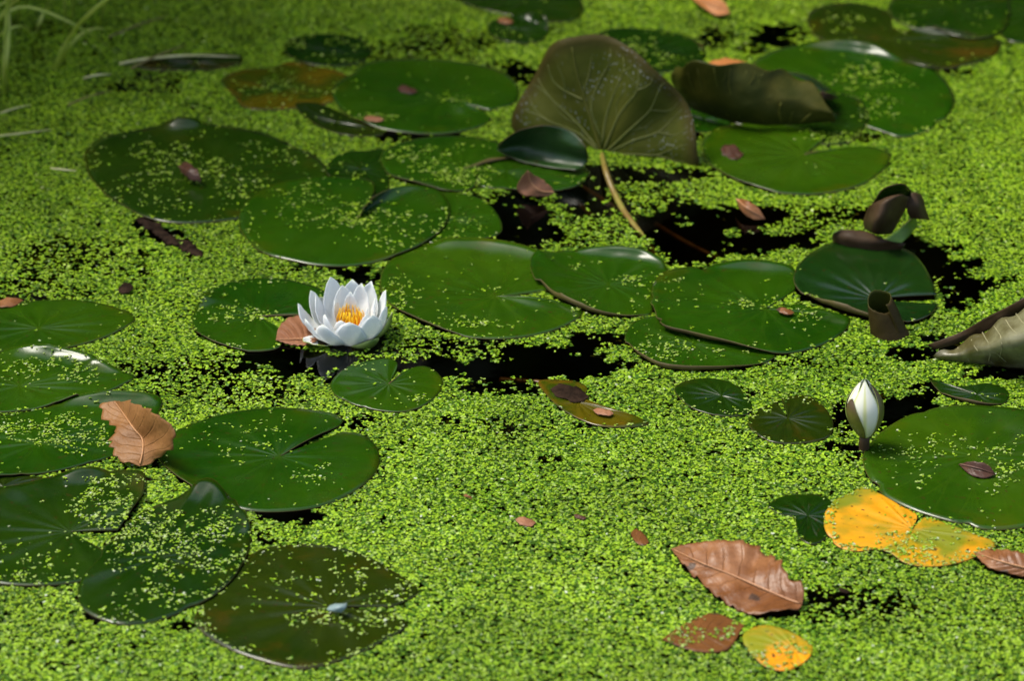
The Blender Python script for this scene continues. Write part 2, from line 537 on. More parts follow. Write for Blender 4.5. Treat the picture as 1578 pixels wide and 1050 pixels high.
def weed_far_mat():
    N = NT("duckweed_cover")
    vo = N.n("ShaderNodeTexVoronoi")
    vo.inputs["Scale"].default_value = 230
    N.t.links.new(N.co(), vo.inputs["Vector"])
    s = N.n("ShaderNodeSeparateColor")
    N.t.links.new(vo.outputs["Color"], s.inputs[0])
    base = N.mix(s.outputs[0], (0.060, 0.130, 0.003), (0.215, 0.320, 0.016))
    base = N.mix(N.ramp(vo.outputs["Distance"], 0.36, 0.62, 0.0, 0.95), base, (0.010, 0.022, 0.002))
    base = N.mix(N.ramp(N.noise(17, 4), 0.40, 0.66, 0.45, 0.0), base, (0.030, 0.065, 0.002))
    return N.bsdf(base, 0.5, 0.2, N.bump(vo.outputs["Distance"], 0.6, 0.002))
M['weed_far'] = weed_far_mat()

def leafy_mat():
    N = NT("shrub_leaves")
    base = N.mix(N.ramp(N.noise(3, 3), 0.35, 0.65), (0.025, 0.055, 0.012), (0.05, 0.095, 0.02))
    return N.bsdf(base, 0.45, 0.4, None, (0.06, 0.12, 0.02), 0.2)
M['leafy'] = leafy_mat()

# ================================================================== the setting
def pond_edge(th):
    """distance from (0, 3) to the bank in direction th"""
    c, s = math.cos(th), math.sin(th)
    rx, ry = 4.2, 1.75
    r = 1.0 / math.sqrt((c / rx) ** 2 + (s / ry) ** 2)
    # a spit of bank comes in at the far left
    d = (th - R(121) + math.pi) % (2 * math.pi) - math.pi
    r = r - 0.38 * math.exp(-(d / 0.20) ** 2)
    return r + 0.05 * math.sin(th * 9 + 1.0) + 0.03 * math.sin(th * 23)

nth = 240
prof = [(0.0, -0.42), (0.55, -0.40), (0.85, -0.30), (0.95, -0.12), (0.985, -0.03), (1.0, 0.012), (1.03, 0.05), (1.10, 0.10),
        (1.3, 0.17), (1.8, 0.24), (3.0, 0.30), (8.0, 0.3), (30.0, 0.3), (90.0, 0.3)]
V = [(0, 3.0, -0.42)]
F = []
for i, (k, z) in enumerate(prof[1:]):
    for j in range(nth):
        th = 2 * math.pi * j / nth
        r = pond_edge(th) * k if k < 3 else max(pond_edge(th) * 3, 0) + (k - 3) * 2.5
        x, y = r * math.cos(th), 3.0 + r * math.sin(th)
        dz = (float(fbm(x * 2.1, y * 2.1, 5)) - 0.5) * (0.10 if k > 1.02 else 0.02)
        V.append((x, y, z + dz))
for j in range(nth):
    F.append((0, 1 + j, 1 + (j + 1) % nth))
for i in range(len(prof) - 2):
    for j in range(nth):
        a = 1 + i * nth
        F.append((a + j, a + nth + j, a + nth + (j + 1) % nth, a + (j + 1) % nth))
tag(mesh_obj("ground", V, F, M['soil']), kind="structure")

V = [(0, 3.0, 0.0)]
for j in range(nth):
    th = 2 * math.pi * j / nth
    r = pond_edge(th) * 1.004
    V.append((r * math.cos(th), 3.0 + r * math.sin(th), 0.0))
tag(mesh_obj("water", V, [(0, 1 + j, 1 + (j + 1) % nth) for j in range(nth)], M['water'], smooth=False), kind="structure")

# ================================================================== shrubs on the far bank (their dark reflection lies on the water)
def shrub_parts(seed, h, w, n, leaf, low):
    rg = np.random.default_rng(seed)
    # clumps fill an egg-shaped crown
    nc = 70
    cz = low + (h - low) * rg.random(nc)
    tz = (cz - low) / (h - low)
    rr = w * np.sqrt(np.clip(1 - ((tz - 0.42) / 0.62) ** 2, 0.06, 1)) * rg.random(nc) ** 0.45
    an = rg.random(nc) * 2 * math.pi
    cc = np.stack([rr * np.cos(an), rr * np.sin(an), cz], 1)
    pick = rg.integers(0, nc, n)
    p = cc[pick] + rg.normal(0, 0.17 * w / 1.2, (n, 3)) * np.array([1, 1, 0.8])
    p[:, 2] = np.maximum(p[:, 2], low * 0.8)
    d1 = rg.normal(size=(n, 3)); d1 /= np.linalg.norm(d1, axis=1)[:, None]
    d2 = np.cross(d1, rg.normal(size=(n, 3))); d2 /= np.linalg.norm(d2, axis=1)[:, None]
    L = (leaf * (0.7 + 0.6 * rg.random(n)))[:, None]
    a = p - d1 * L * 0.5
    b = p + d2 * L * 0.3
    c = p + d1 * L * 0.5
    d = p - d2 * L * 0.3
    V = np.stack([a, b, c, d], 1).reshape(-1, 3)
    F = np.arange(4 * n).reshape(-1, 4)
    tv, tf = [], []
    for k in range(4):
        q = rg.random() * 6.28
        pa = crom([(0.05 * math.cos(q), 0.05 * math.sin(q), -0.25), (0.12 * math.cos(q), 0.12 * math.sin(q), h * 0.3),
                   (0.4 * w * math.cos(q + .4), 0.4 * w * math.sin(q + .4), h * 0.62), (0.6 * w * math.cos(q + .5), 0.6 * w * math.sin(q + .5), h * 0.85)], 14)
        v2, f2 = tube(pa, (0.055, 0.04, 0.012), 6)
        k0 = len(tv)
        tv += list(v2)
        tf += [tuple(i + k0 for i in f) for f in f2]
    return V, F, tv, tf

def shrub(loc, label, seed, h, w, n, leaf=0.10, low=0.25):
    V, F, tv, tf = shrub_parts(seed, h, w, n, leaf, low)
    loc = np.asarray(loc, float)
    t = thing("shrub", loc, label, "shrub", "shrubs on the bank of the pond")
    mesh_obj("crown", V + loc, F, M['leafy'], t, smooth=False)
    mesh_obj("trunk", np.array(tv) + loc, tf, M['bark'], t)
    return t

shrub((-1.68, 4.66, 0.15), "dark leafy shrub hanging over the pond behind the sedge", 3, 2.2, 0.70, 22000, 0.08, 0.20)
for x, y, h, w, sd_, lab in [(-4.4, 7.0, 3.6, 1.7, 4, "tall dense shrub on the bank beyond the overhanging shrub"),
                             (-2.2, 7.7, 4.2, 1.8, 5, "tall dark shrub on the far bank opposite the flower"),
                             (0.2, 7.8, 4.3, 1.8, 6, "broad dark shrub on the far bank behind the upright leaf"),
                             (2.5, 7.7, 4.2, 1.8, 8, "dense shrub on the far bank behind the rolled olive leaf"),
                             (4.6, 7.2, 3.9, 1.8, 10, "tall shrub at the open end of the far bank"),
                             (-0.9, 9.6, 5.4, 2.1, 9, "tallest shrub standing back behind the dark shrubs of the far bank"),
                             (1.6, 9.7, 5.4, 2.1, 12, "tall rear shrub standing behind the broad dark shrub")]:
    shrub((x, y, 0.26), lab, sd_, h, w, 16000, 0.18, 0.12)

# ================================================================== lily pads
FLAT = []             # (object, duckweed density, edge density) - what duckweed can lie on

DRAPE = [None, [], [], 0]

def pad(label, outline, centre, closed=True, z0=0.003, mat='pad', dw=0.12, edge=0.0, lifts=(), bumps=(), wav=0.0016, rough_edge=0.006,
        name="lily_pad", cat="lily pad", group="lily pads floating on the pond", seed=None, cup=0.0, nr=15, nc=110, under='under'):
    seed = seed if seed is not None else len(FLAT) * 13 + 5
    c = G(*centre)
    zlow = 0.0019
    pts = [G(*p)[:2] for p in outline]
    cur = crom(pts, nc, closed)
    rel = cur - c[:2]
    # small unevenness of the rim
    ang = np.linspace(0, 1, nc, endpoint=not closed)
    wob = fbm(np.cos(ang * 2 * math.pi) * 4 + 9, np.sin(ang * 2 * math.pi) * 4 + seed, seed, 4) - 0.5
    rel = rel * (1 + rough_edge * 2.6 * wob)[:, None]
    rk = np.random.default_rng(seed + 900)
    for _ in range(int(rk.integers(1, 4))):          # nibbled places in the rim
        a0, wd, dp = rk.random(), 0.004 + 0.010 * rk.random(), 0.015 + 0.035 * rk.random()
        da = np.abs((ang - a0 + 0.5) % 1.0 - 0.5)
        rel = rel * (1 - dp * np.exp(-(da / wd) ** 2))[:, None]
    rim_len = np.linalg.norm(rel, axis=1)
    ts = np.concatenate([[0.05, 0.10], np.linspace(0.18, 1.0, nr - 2) ** 0.85])
    XY = c[:2] + ts[:, None, None] * rel[None]
    X, Y = XY[..., 0], XY[..., 1]
    # the pad drapes over whatever pads lie under it
    Z0 = np.full((nr, nc), zlow)
    if DRAPE[0] is not None:
        for i in range(nr):
            for j in range(nc):
                hit = DRAPE[0].ray_cast(Vector((X[i, j], Y[i, j], 0.3)), Vector((0, 0, -1)))[0]
                if hit is not None:
                    Z0[i, j] = hit.z + 0.0028
    Z = Z0.copy()
    for _ in range(14):
        P = np.vstack([Z[:1], Z, Z[-1:]])
        P = (P[:-2] + P[1:-1] + P[2:]) / 3
        P = np.hstack([P[:, -1:], P, P[:, :1]]) if closed else np.hstack([P[:, :1], P, P[:, -1:]])
        Z = np.maximum(Z0, (P[:, :-2] + P[:, 1:-1] + P[:, 2:]) / 3)
    Z = np.minimum(Z, Z0 + 0.02)
    # gentle waves that grow to the rim, radial creases
    Z += wav * 0.5 * (ts[:, None] ** 1.5) * 2 * (fbm(X * 22 + seed, Y * 22, seed, 3) - 0.5)
    Z += wav * 0.35 * np.sin(ang * 2 * math.pi * 13)[None] * (ts * (1 - ts) * 4)[:, None]
    Z += cup * (ts[:, None] ** 2)
    Z -= 0.0005 * np.exp(-(ts[:, None] / 0.12) ** 2)
    comp = np.zeros((nr, nc))
    outy = rel[:, 1] / (rim_len + 1e-9)
    for (p1, p2, h, t0) in lifts:
        i1 = int(np.argmin(np.linalg.norm(cur - G(*p1)[:2], axis=1)))
        i2 = int(np.argmin(np.linalg.norm(cur - G(*p2)[:2], axis=1)))
        if (not closed and i1 > i2) or (closed and (i2 - i1) % nc > nc / 2):
            i1, i2 = i2, i1
        idx = np.arange(nc)
        if i1 <= i2:
            x = (idx - i1) / max(i2 - i1, 1)
        else:
            x = ((idx - i1) % nc) / max((i2 - i1) % nc, 1)
        win = np.where((x >= 0) & (x <= 1), np.sin(np.clip(x, 0, 1) * math.pi) ** 0.7, 0)
        if not closed and i1 <= 1 and i1 <= i2:
            win = np.where((x >= 0) & (x <= 1), np.cos(np.clip(x, 0, 1) * math.pi / 2), 0)
        if not closed and i2 >= nc - 2 and i1 <= i2:
            win = np.where((x >= 0) & (x <= 1), np.sin(np.clip(x, 0, 1) * math.pi / 2), 0)
        rt = np.clip((ts - t0) / (1 - t0), 0, 1)
        dz = h * win[None] * (rt[:, None] ** 1.7)
        Z += dz
        comp += 0.4 * dz * np.where(outy > 0.0, 1.0, 0.0)[None]
        # near rims roll up and in, so their brown underside shows
        sh = np.where(outy < 0.0, -0.95, 0.0)[None] * dz / (rim_len[None] + 1e-9)
        X = X + rel[None, :, 0] * sh
        Y = Y + rel[None, :, 1] * sh
    for b in bumps:
        g = G(b[0], b[1])
        w = np.exp(-((X - g[0]) ** 2 + (Y - g[1]) ** 2) / b[2] ** 2)
        if len(b) > 4:
            half = sstep(0.55, 0.25, ang) if b[4] == 'A' else sstep(0.45, 0.75, ang)
            w = w * half[None]
        dz = b[3] * w
        Z += dz
        comp += 0.4 * np.maximum(dz, 0)
    k = comp / CAM_H
    X = X * (1 - k)
    Y = Y * (1 - k)
    V = np.concatenate([[[c[0], c[1], Z[0].mean()]], np.stack([X, Y, Z], -1).reshape(-1, 3)])
    F = []
    uvv = [(0.5, 0.0)] + [(a, t) for t in ts for a in ang]
    # orientation: make the top face up
    area = np.sum(rel[:-1, 0] * rel[1:, 1] - rel[:-1, 1] * rel[1:, 0])
    flip = area < 0
    for i in range(nr - 1):
        for j in range(nc if closed else nc - 1):
            kk = (j + 1) % nc
            q = (1 + i * nc + j, 1 + (i + 1) * nc + j, 1 + (i + 1) * nc + kk, 1 + i * nc + kk)
            F.append(q[::-1] if flip else q)
    for j in range(nc if closed else nc - 1):
        q = (0, 1 + j, 1 + (j + 1) % nc)
        F.append(q[::-1] if flip else q)
    o = mesh_obj(name, V, F, [M[mat], M[under]], None, (c[0], c[1], float(Z[0].mean())), True, uvv, None, 0.0009)
    tag(o, label, cat, group)
    FLAT.append((o, V, F, dw, edge))
    DRAPE[1] += V.tolist()
    DRAPE[2] += [[int(q) + DRAPE[3] for q in f] for f in F]
    DRAPE[3] += len(V)
    DRAPE[0] = BVHTree.FromPolygons(DRAPE[1], DRAPE[2])
    return o

PADS = [
 dict(label="large dark green pad with a reddish brown scrap on its middle",
      outline=[(131,245),(140,226),(165,211),(215,201),(262,192),(300,189),(350,196),(400,205),(445,222),(480,239),(501,256),(508,272),(480,292),(430,318),(390,335),(340,343),(275,346),(225,336),(172,307),(140,275)],
      centre=(335,270), mat='pad_dark', dw=0.34, z0=0.003, lifts=[((250,194),(312,191),0.012,0.80)], bumps=[(140,240,0.04,0.006)]),
 dict(label="broad green pad with a raised lip along its cut",
      outline=[(560,333),(580,312),(610,297),(645,293),(675,301),(692,320),(690,345),(668,370),(630,390),(580,406),(520,413),(460,406),(400,388),(368,350),(376,325),(400,303),(440,287),(490,279),(540,279),(572,283),(578,300)],
      centre=(548,340), closed=False, z0=0.008, dw=0.30, lifts=[((560,333),(690,330),0.012,0.35),((372,352),(530,279),0.004,0.85)]),
 dict(label="half hidden green pad between the raised-lip pad and open water",
      outline=[(640,330),(668,303),(700,298),(740,308),(764,328),(774,354),(758,367),(710,375),(665,377),(640,360)],
      centre=(700,340), z0=0.003, dw=0.22, edge=0.2),
 dict(label="green pad with a thick heap of duckweed at its middle, under the glossy folded leaf",
      outline=[(587,247),(606,227),(650,214),(710,211),(765,220),(800,238),(788,248),(752,248),(735,262),(730,290),(690,298),(640,288),(600,273)],
      centre=(712,262), z0=0.008, dw=0.42, lifts=[((600,272),(690,297),0.004,0.7)]),
 dict(label="green pad with a torn rim carrying the small pinkish dead leaf",
      outline=[(735,262),(760,250),(800,248),(850,252),(890,260),(904,266),(902,276),(888,287),(865,294),(830,295),(780,293),(745,290),(730,280)],
      centre=(780,266), z0=0.005, dw=0.12, edge=0.1, rough_edge=0.05),
 dict(label="small dark green pad tucked between the raised-lip pad and the duckweed heap pad",
      outline=[(503,268),(512,247),(535,236),(565,234),(592,232),(600,250),(600,275),(596,300),(565,305),(548,290),(515,282)],
      centre=(555,262), z0=0.0045, dw=0.14, mat='pad_dark'),
 dict(label="wide green pad with a pale fold at its cut, touching the yellowing pad",
      outline=[(756,172),(778,166),(796,156),(799,135),(772,111),(720,98),(660,92),(600,93),(560,100),(540,118),(517,136),(513,154),(532,176),(572,196),(622,206),(680,208),(730,200),(757,186),(748,176)],
      centre=(682,153), closed=False, z0=0.007, dw=0.13, bumps=[(722,164,0.022,0.007,'B')]),
 dict(label="yellowing olive pad streaked with brown, under the edge of the wide green pad",
      outline=[(343,130),(352,116),(380,109),(418,106),(450,97),(490,104),(535,118),(528,140),(512,158),(470,168),(420,171),(378,168),(362,150)],
      centre=(440,138), z0=0.003, mat='pad_brown', dw=0.20, edge=0.1),
 dict(label="narrow olive pad showing below the wide green pad with the pale fold",
      outline=[(455,165),(500,165),(545,185),(592,207),(560,212),(520,207),(485,192)], centre=(520,190), z0=0.003, mat='pad_olive', dw=0.22),
 dict(label="sunken dark pad almost covered with duckweed beyond the yellowing pad",
      outline=[(440,68),(475,55),(525,55),(560,66),(572,85),(545,100),(490,102),(450,90)], centre=(505,78), z0=0.0018, mat='pad_dark', dw=0.62),
 dict(label="dark pad at the far side of the pond with a straight lower rim",
      outline=[(695,-6),(760,-20),(840,-22),(890,-5),(898,18),(880,33),(835,35),(790,25),(740,14)], centre=(810,5), z0=0.003, mat='pad_dark', dw=0.10),
 dict(label="dark pad with a brown scrap and a pale lit corner near the far side",
      outline=[(752,40),(775,28),(815,27),(840,36),(845,52),(825,66),(785,66),(758,56)], centre=(800,46), z0=0.0045, mat='pad_dark', dw=0.28, lifts=[((800,26),(845,48),0.009,0.6)]),
 dict(label="dark green pad mottled with duckweed directly behind the upright leaf",
      outline=[(920,54),(958,44),(1010,47),(1058,57),(1086,76),(1082,96),(1045,109),(1000,114),(958,100),(930,78)], centre=(1005,78), z0=0.003, mat='pad_dark', dw=0.33),
 dict(label="big green pad with a pale turned-up rim behind the rolled olive leaf",
      outline=[(1162,98),(1195,78),(1245,70),(1290,70),(1340,76),(1385,92),(1432,106),(1460,130),(1471,158),(1455,186),(1424,205),(1390,213),(1358,204),(1320,192),(1265,180),(1200,150),(1168,122)],
      centre=(1315,132), z0=0.004, dw=0.20, lifts=[((1225,71),(1400,96),0.013,0.76)], mat='pad'),
 dict(label="olive pad with a faint pale line across it at the far end of the pond",
      outline=[(1244,32),(1256,14),(1290,6),(1335,8),(1370,22),(1382,45),(1430,48),(1485,56),(1540,62),(1532,86),(1492,102),(1440,109),(1396,98),(1360,82),(1300,72),(1256,56)],
      centre=(1372,62), z0=0.007, mat='pad_olive', dw=0.13, lifts=[((1400,46),(1510,60),0.007,0.7)]),
 dict(label="dark shaded pad lying half over the olive pad at the far end",
      outline=[(1368,20),(1376,0),(1400,-28),(1470,-34),(1540,-20),(1556,10),(1545,50),(1500,64),(1440,52),(1396,42)], centre=(1465,12), z0=0.0105, mat='pad_dark', dw=0.15),
 dict(label="very dark pad at the far end with only its curved rim in view",
      outline=[(1532,20),(1545,-10),(1600,-25),(1660,0),(1650,55),(1590,68),(1546,60)], centre=(1592,22), z0=0.004, mat='pad_dark', dw=0.05),
 dict(label="smooth green pad with a shrivelled scrap on it, before the rolled olive leaf",
      outline=[(1270,234),(1300,229),(1340,228),(1371,239),(1362,262),(1332,285),(1282,299),(1230,302),(1180,296),(1130,281),(1095,256),(1081,228),(1090,210),(1120,198),(1160,193),(1205,196),(1250,206),(1272,218)],
      centre=(1238,240), closed=False, z0=0.009, dw=0.05, lifts=[((1100,258),(1200,299),0.003,0.8)]),
 dict(label="shaded green pad lying beneath the rolled olive leaf",
      outline=[(1120,186),(1170,165),(1230,150),(1290,148),(1326,160),(1336,186),(1322,212),(1296,224),(1250,222),(1190,205)], centre=(1250,185), z0=0.0055, mat='pad_dark', dw=0.05, edge=0.15),
 dict(label="small green pad showing between the upright leaf and the rolled olive leaf",
      outline=[(1040,172),(1070,165),(1105,170),(1125,180),(1120,198),(1090,205),(1060,200)], centre=(1085,185), z0=0.003, dw=0.03),
 dict(label="big glossy green pad with a pale fold along its cut, touching the open white flower",
      outline=[(790,458),(850,448),(872,440),(850,408),(825,391),(785,381),(740,376),(690,376),(645,382),(610,397),(590,418),(586,445),(598,470),(622,491),(662,509),(715,521),(770,525),(825,519),(868,505),(896,488),(890,476),(850,466)],
      centre=(764,459), closed=False, z0=0.005, dw=0.17, lifts=[((598,470),(720,522),0.005,0.90),((660,380),(850,408),0.010,0.72)], bumps=[(822,455,0.030,0.007,'B')]),
 dict(label="oval green pad with a shining far rim, resting on the pad touching the flower",
      outline=[(817,410),(830,396),(868,389),(930,387),(985,392),(1012,401),(1030,411),(1024,426),(1008,440),(1006,470),(1000,487),(960,493),(910,488),(862,471),(828,443)],
      centre=(938,440), z0=0.009, dw=0.16, lifts=[((817,415),(1000,488),0.0065,0.90),((880,388),(1030,413),0.010,0.74)]),
 dict(label="big green pad with a dent in its far rim, lapped by the round glossy pad",
      outline=[(1225,450),(1225,420),(1190,410),(1140,407),(1095,412),(1082,418),(1066,413),(1032,420),(1011,436),(1003,462),(1004,488),(1012,513),(1050,526),(1120,541),(1188,550),(1250,540),(1295,518),(1310,494),(1285,484),(1232,470)],
      centre=(1180,478), closed=False, z0=0.010, dw=0.16, lifts=[((1003,470),(1190,550),0.007,0.89),((1095,412),(1225,424),0.008,0.76)]),
 dict(label="green pad with an upturned brown rim, half under the dented pad",
      outline=[(963,526),(970,506),(990,493),(1030,488),(1090,500),(1150,520),(1195,545),(1175,564),(1125,575),(1062,578),(1012,571),(976,550)],
      centre=(1070,532), z0=0.003, dw=0.26, lifts=[((963,520),(1180,562),0.0065,0.88)]),
 dict(label="round glossy dark pad behind the brown rolled tube",
      outline=[(1442,462),(1430,430),(1407,397),(1370,380),(1320,376),(1275,384),(1241,406),(1223,434),(1230,456),(1262,476),(1310,492),(1360,501),(1400,502),(1430,493),(1446,474)],
      centre=(1352,464), closed=False, z0=0.015, mat='shiny', dw=0.012, lifts=[((1225,445),(1400,502),0.006,0.88)], bumps=[(1395,440,0.05,0.008,'A'),(1275,420,0.06,0.008)], cup=0.003),
 dict(label="small dark oval pad in bright duckweed beside the olive pad with a narrow cut",
      outline=[(1040,606),(1052,591),(1088,585),(1124,591),(1146,607),(1160,630),(1148,642),(1110,643),(1066,631)], centre=(1112,612), z0=0.003, mat='pad_dark', dw=0.06, edge=0.12),
 dict(label="small olive pad with a narrow cut, between the small oval pad and the bud",
      outline=[(1204,616),(1240,611),(1265,625),(1283,650),(1276,676),(1234,686),(1192,684),(1166,671),(1153,652),(1170,632),(1196,622)],
      centre=(1214,647), closed=False, z0=0.0025, mat='pad_olive', dw=0.16, edge=0.25),
 dict(label="very large green pad beside the bud with a dark leaf scrap on it",
      outline=[(1329,712),(1345,681),(1382,651),(1432,633),(1500,627),(1578,634),(1640,655),(1672,700),(1660,755),(1620,798),(1578,816),(1522,819),(1462,806),(1402,787),(1352,757)],
      centre=(1500,705), z0=0.008, dw=0.19, mat='pad', seed=77),
 dict(label="small sunken dark pad beyond the very large pad by the bud",
      outline=[(1436,588),(1476,598),(1520,593),(1552,604),(1549,622),(1520,629),(1470,619),(1446,604)], centre=(1505,610), z0=0.003, mat='pad_dark', dw=0.10, lifts=[((1450,606),(1545,625),0.004,0.8)]),
 dict(label="small dark sunken pad with a notched rim next to the yellow pad",
      outline=[(1184,781),(1206,768),(1240,765),(1270,768),(1290,790),(1280,822),(1256,842),(1232,832),(1224,802),(1200,794)], centre=(1245,797), z0=0.0018, mat='pad_dark', dw=0.14, edge=0.3),
 dict(label="bright yellow dying pad with brown flecks, half under the very large pad",
      outline=[(1408,815),(1412,795),(1385,780),(1352,762),(1330,754),(1312,762),(1290,772),(1280,785),(1270,800),(1272,826),(1290,845),(1318,853),(1350,850),(1372,856),(1398,872),(1440,876),(1486,868),(1530,848),(1534,838),(1500,826),(1455,808),(1424,800)],
      centre=(1406,818), closed=False, z0=0.002, mat='pad_yellow', dw=0.10, edge=0.8, under='under_brown'),
 dict(label="wide green pad with its cut opening away, beside the curled tan leaf",
      outline=[(527,668),(560,674),(582,695),(581,726),(552,756),(500,781),(440,791),(380,789),(320,771),(266,736),(245,702),(262,674),(302,654),(362,637),(430,631),(500,637),(532,647),(522,660)],
      centre=(430,705), closed=False, z0=0.006, dw=0.15, bumps=[(480,680,0.035,0.004,'B'),(430,705,0.015,-0.001)], lifts=[((250,715),(320,771),0.003,0.85)]),
 dict(label="green pad scattered with duckweed heaps, lapping over the pad under the curled tan leaf",
      outline=[(-60,590),(-32,556),(20,542),(80,542),(140,554),(180,572),(207,582),(184,598),(150,612),(90,625),(30,636),(-30,632)], centre=(30,597), z0=0.011, dw=0.34, lifts=[((10,542),(190,578),0.009,0.72)]),
 dict(label="large green pad lying under the curled tan leaf",
      outline=[(62,634),(110,617),(180,612),(244,617),(244,640),(205,690),(172,706),(105,725),(40,736),(-40,738),(-80,700),(-40,652)], centre=(60,685), z0=0.006, dw=0.32, lifts=[((90,620),(246,625),0.010,0.76)]),
 dict(label="plain green pad almost free of duckweed, behind the one with duckweed heaps",
      outline=[(-60,512),(-20,486),(30,469),(110,464),(172,474),(208,490),(194,506),(150,526),(90,541),(20,545),(-40,537)], centre=(60,508), z0=0.0055, dw=0.05, edge=0.1),
 dict(label="dark green pad with a deep cut, lapped by the pad with the two folded corners",
      outline=[(182,822),(205,790),(221,765),(222,732),(190,727),(140,729),(85,738),(40,752),(-30,765),(-80,810),(-70,865),(-20,898),(50,906),(110,902),(155,890),(190,868)],
      centre=(108,822), closed=False, z0=0.004, mat='pad_dark', dw=0.45, lifts=[((85,738),(170,727),0.010,0.75)], bumps=[(205,785,0.05,0.006,'A')]),
 dict(label="dark green pad with two folded shining corners and much duckweed",
      outline=[(150,870),(165,842),(190,818),(222,790),(268,772),(300,756),(325,750),(350,768),(380,800),(386,838),(370,882),(332,922),(270,951),(200,967),(150,956),(122,932),(125,900)],
      centre=(245,860), z0=0.0095, mat='pad_dark', dw=0.50, lifts=[((290,762),(350,768),0.008,0.74),((352,775),(385,820),0.008,0.80)]),
 dict(label="sliver of olive pad between the dark pad and the pad under the curled tan leaf",
      outline=[(-40,742),(10,736),(60,738),(70,746),(40,760),(0,772),(-40,768)], centre=(5,752), z0=0.002, mat='pad_olive', dw=0.1),
 dict(label="olive green pad with a bluish fragment at its cut",
      outline=[(605,938),(645,914),(600,880),(540,851),(465,842),(402,850),(352,880),(320,920),(300,962),(340,996),(400,1021),(470,1034),(540,1016),(592,990),(628,966),(600,946)],
      centre=(508,938), closed=False, z0=0.003, mat='pad_olive', dw=0.22, edge=0.30, seed=21),
 dict(label="small olive green pad with a brown leaf in its cut, beside the flower",
      outline=[(440,488),(480,486),(512,470),(490,446),(440,433),(380,432),(330,446),(306,470),(296,500),(312,524),(345,538),(385,544),(428,539),(434,520),(424,503)],
      centre=(398,490), closed=False, z0=0.004, mat='pad', dw=0.18, edge=0.1, bumps=[(312,462,0.018,0.008)], lifts=[((300,515),(385,544),0.003,0.85)]),
 dict(label="small heart-shaped green pad in front of the open white flower",
      outline=[(610,577),(612,562),(600,555),(575,557),(535,569),(509,595),(524,616),(565,631),(620,638),(660,623),(682,598),(675,578),(652,567),(626,574),(608,588)],
      centre=(599,594), closed=False, z0=0.003, mat='pad', dw=0.15, seed=90),
 dict(label="rotting yellow brown pad with a black hole, at the edge of the open dark water",
      outline=[(829,592),(850,588),(885,590),(905,600),(900,615),(930,628),(975,642),(1000,655),(970,661),(925,660),(885,645),(852,622)], centre=(890,622), z0=0.003, mat='pad_brown', dw=0.05, edge=0.35, nr=10, nc=70),
 dict(label="dark sunken pad beneath the pale straws near the sedge",
      outline=[(205,100),(250,88),(320,84),(368,86),(372,98),(330,108),(270,110),(225,108)], centre=(300,97), z0=0.002, mat='pad_olive', dw=0.10, edge=0.2),
]
for p in sorted(PADS, key=lambda p: p.get('z0', 0.003)):
    pad(**p)

# ================================================================== leaves that stand, fold or roll
TOCAM = np.array([0, -0.886, 0.463])

def px_of(P):
    return np.stack(toUV(P[..., 0], P[..., 1], P[..., 2]), -1)

def on_grid(grid, pts, lift=0.0004):
    flat = grid.reshape(-1, 3)
    uvp = px_of(flat)
    out = []
    for (u, v) in pts:
        d = np.hypot(uvp[:, 0] - u, uvp[:, 1] - v)
        k = np.argsort(d)[:4]
        w = 1 / (d[k] + 0.3)
        z = float((flat[k, 2] * w).sum() / w.sum())
        out.append(G(u, v, z) + TOCAM * lift)
    return out

def rough_grid(g, amp, sc, seed):
    """uneven the sheet a little along its normals"""
    du = np.gradient(g, axis=0); dv = np.gradient(g, axis=1)
    n = np.cross(du, dv); n /= (np.linalg.norm(n, axis=2)[..., None] + 1e-12)
    d = (fbm(g[..., 0] * sc + seed, (g[..., 1] + g[..., 2]) * sc, seed, 3) - 0.5) * 2 * amp
    return g + n * d[..., None]

# --- upright leaf
def upright_mat():
    N = NT("upright_leaf_underside")
    base = N.mix(N.ramp(N.noise(16, 4), 0.35, 0.68), (0.046, 0.060, 0.004), (0.078, 0.084, 0.011))
    base = N.mix(N.math('MULTIPLY', N.ramp(N.noise(120, 3, 0.7), 0.5, 0.8), 0.35), base, (0.04, 0.042, 0.006))
    u, v = N.uv()
    base = N.mix(N.ramp(v, 0.80, 1.0, 0.0, 0.75), base, (0.050, 0.034, 0.010))
    fl = N.math('MULTIPLY', N.ramp(N.noise(330, 1, 0.4), 0.66, 0.72), N.ramp(N.noise(18, 2), 0.48, 0.60))
    base = N.mix(N.math('MULTIPLY', fl, 0.8), base, (0.34, 0.36, 0.32))
    return N.bsdf(base, 0.55, 0.10, N.bump(N.noise(45, 4, 0.6), 0.5, 0.003), (0.20, 0.22, 0.015), 0.30)
M['upright'] = upright_mat()

A0, B0 = G(785, 207), G(1076, 257)
e1 = (B0 - A0) / np.linalg.norm(B0 - A0)
aw = np.array([-e1[1], e1[0], 0.0])
nrm = -aw * math.cos(R(12)) + np.array([0, 0, 1]) * math.sin(R(12))    # towards the camera side

def P1(u, v, off=0.0):
    a = (u - 789.0) / FPX; b = -(v - 525.0) / FPX
    d = np.array([a, CP + b * SP, -SP + b * CP])
    o = np.array([0, 0, CAM_H])
    t = ((A0 - o) @ nrm) / (d @ nrm)
    p = o + d * t
    hub = HUBP if 'HUBP' in globals() else p
    q = p - hub
    s, h = q @ e1, q[2]
    r = math.hypot(s, h)
    bulge = 0.004 * math.sin(s * 60) * min(1, r / 0.08) - 0.35 * r * r + 0.006 * math.sin(math.atan2(h, s) * 7) * min(1, (r / 0.1) ** 2)
    return p + nrm * (bulge + off)

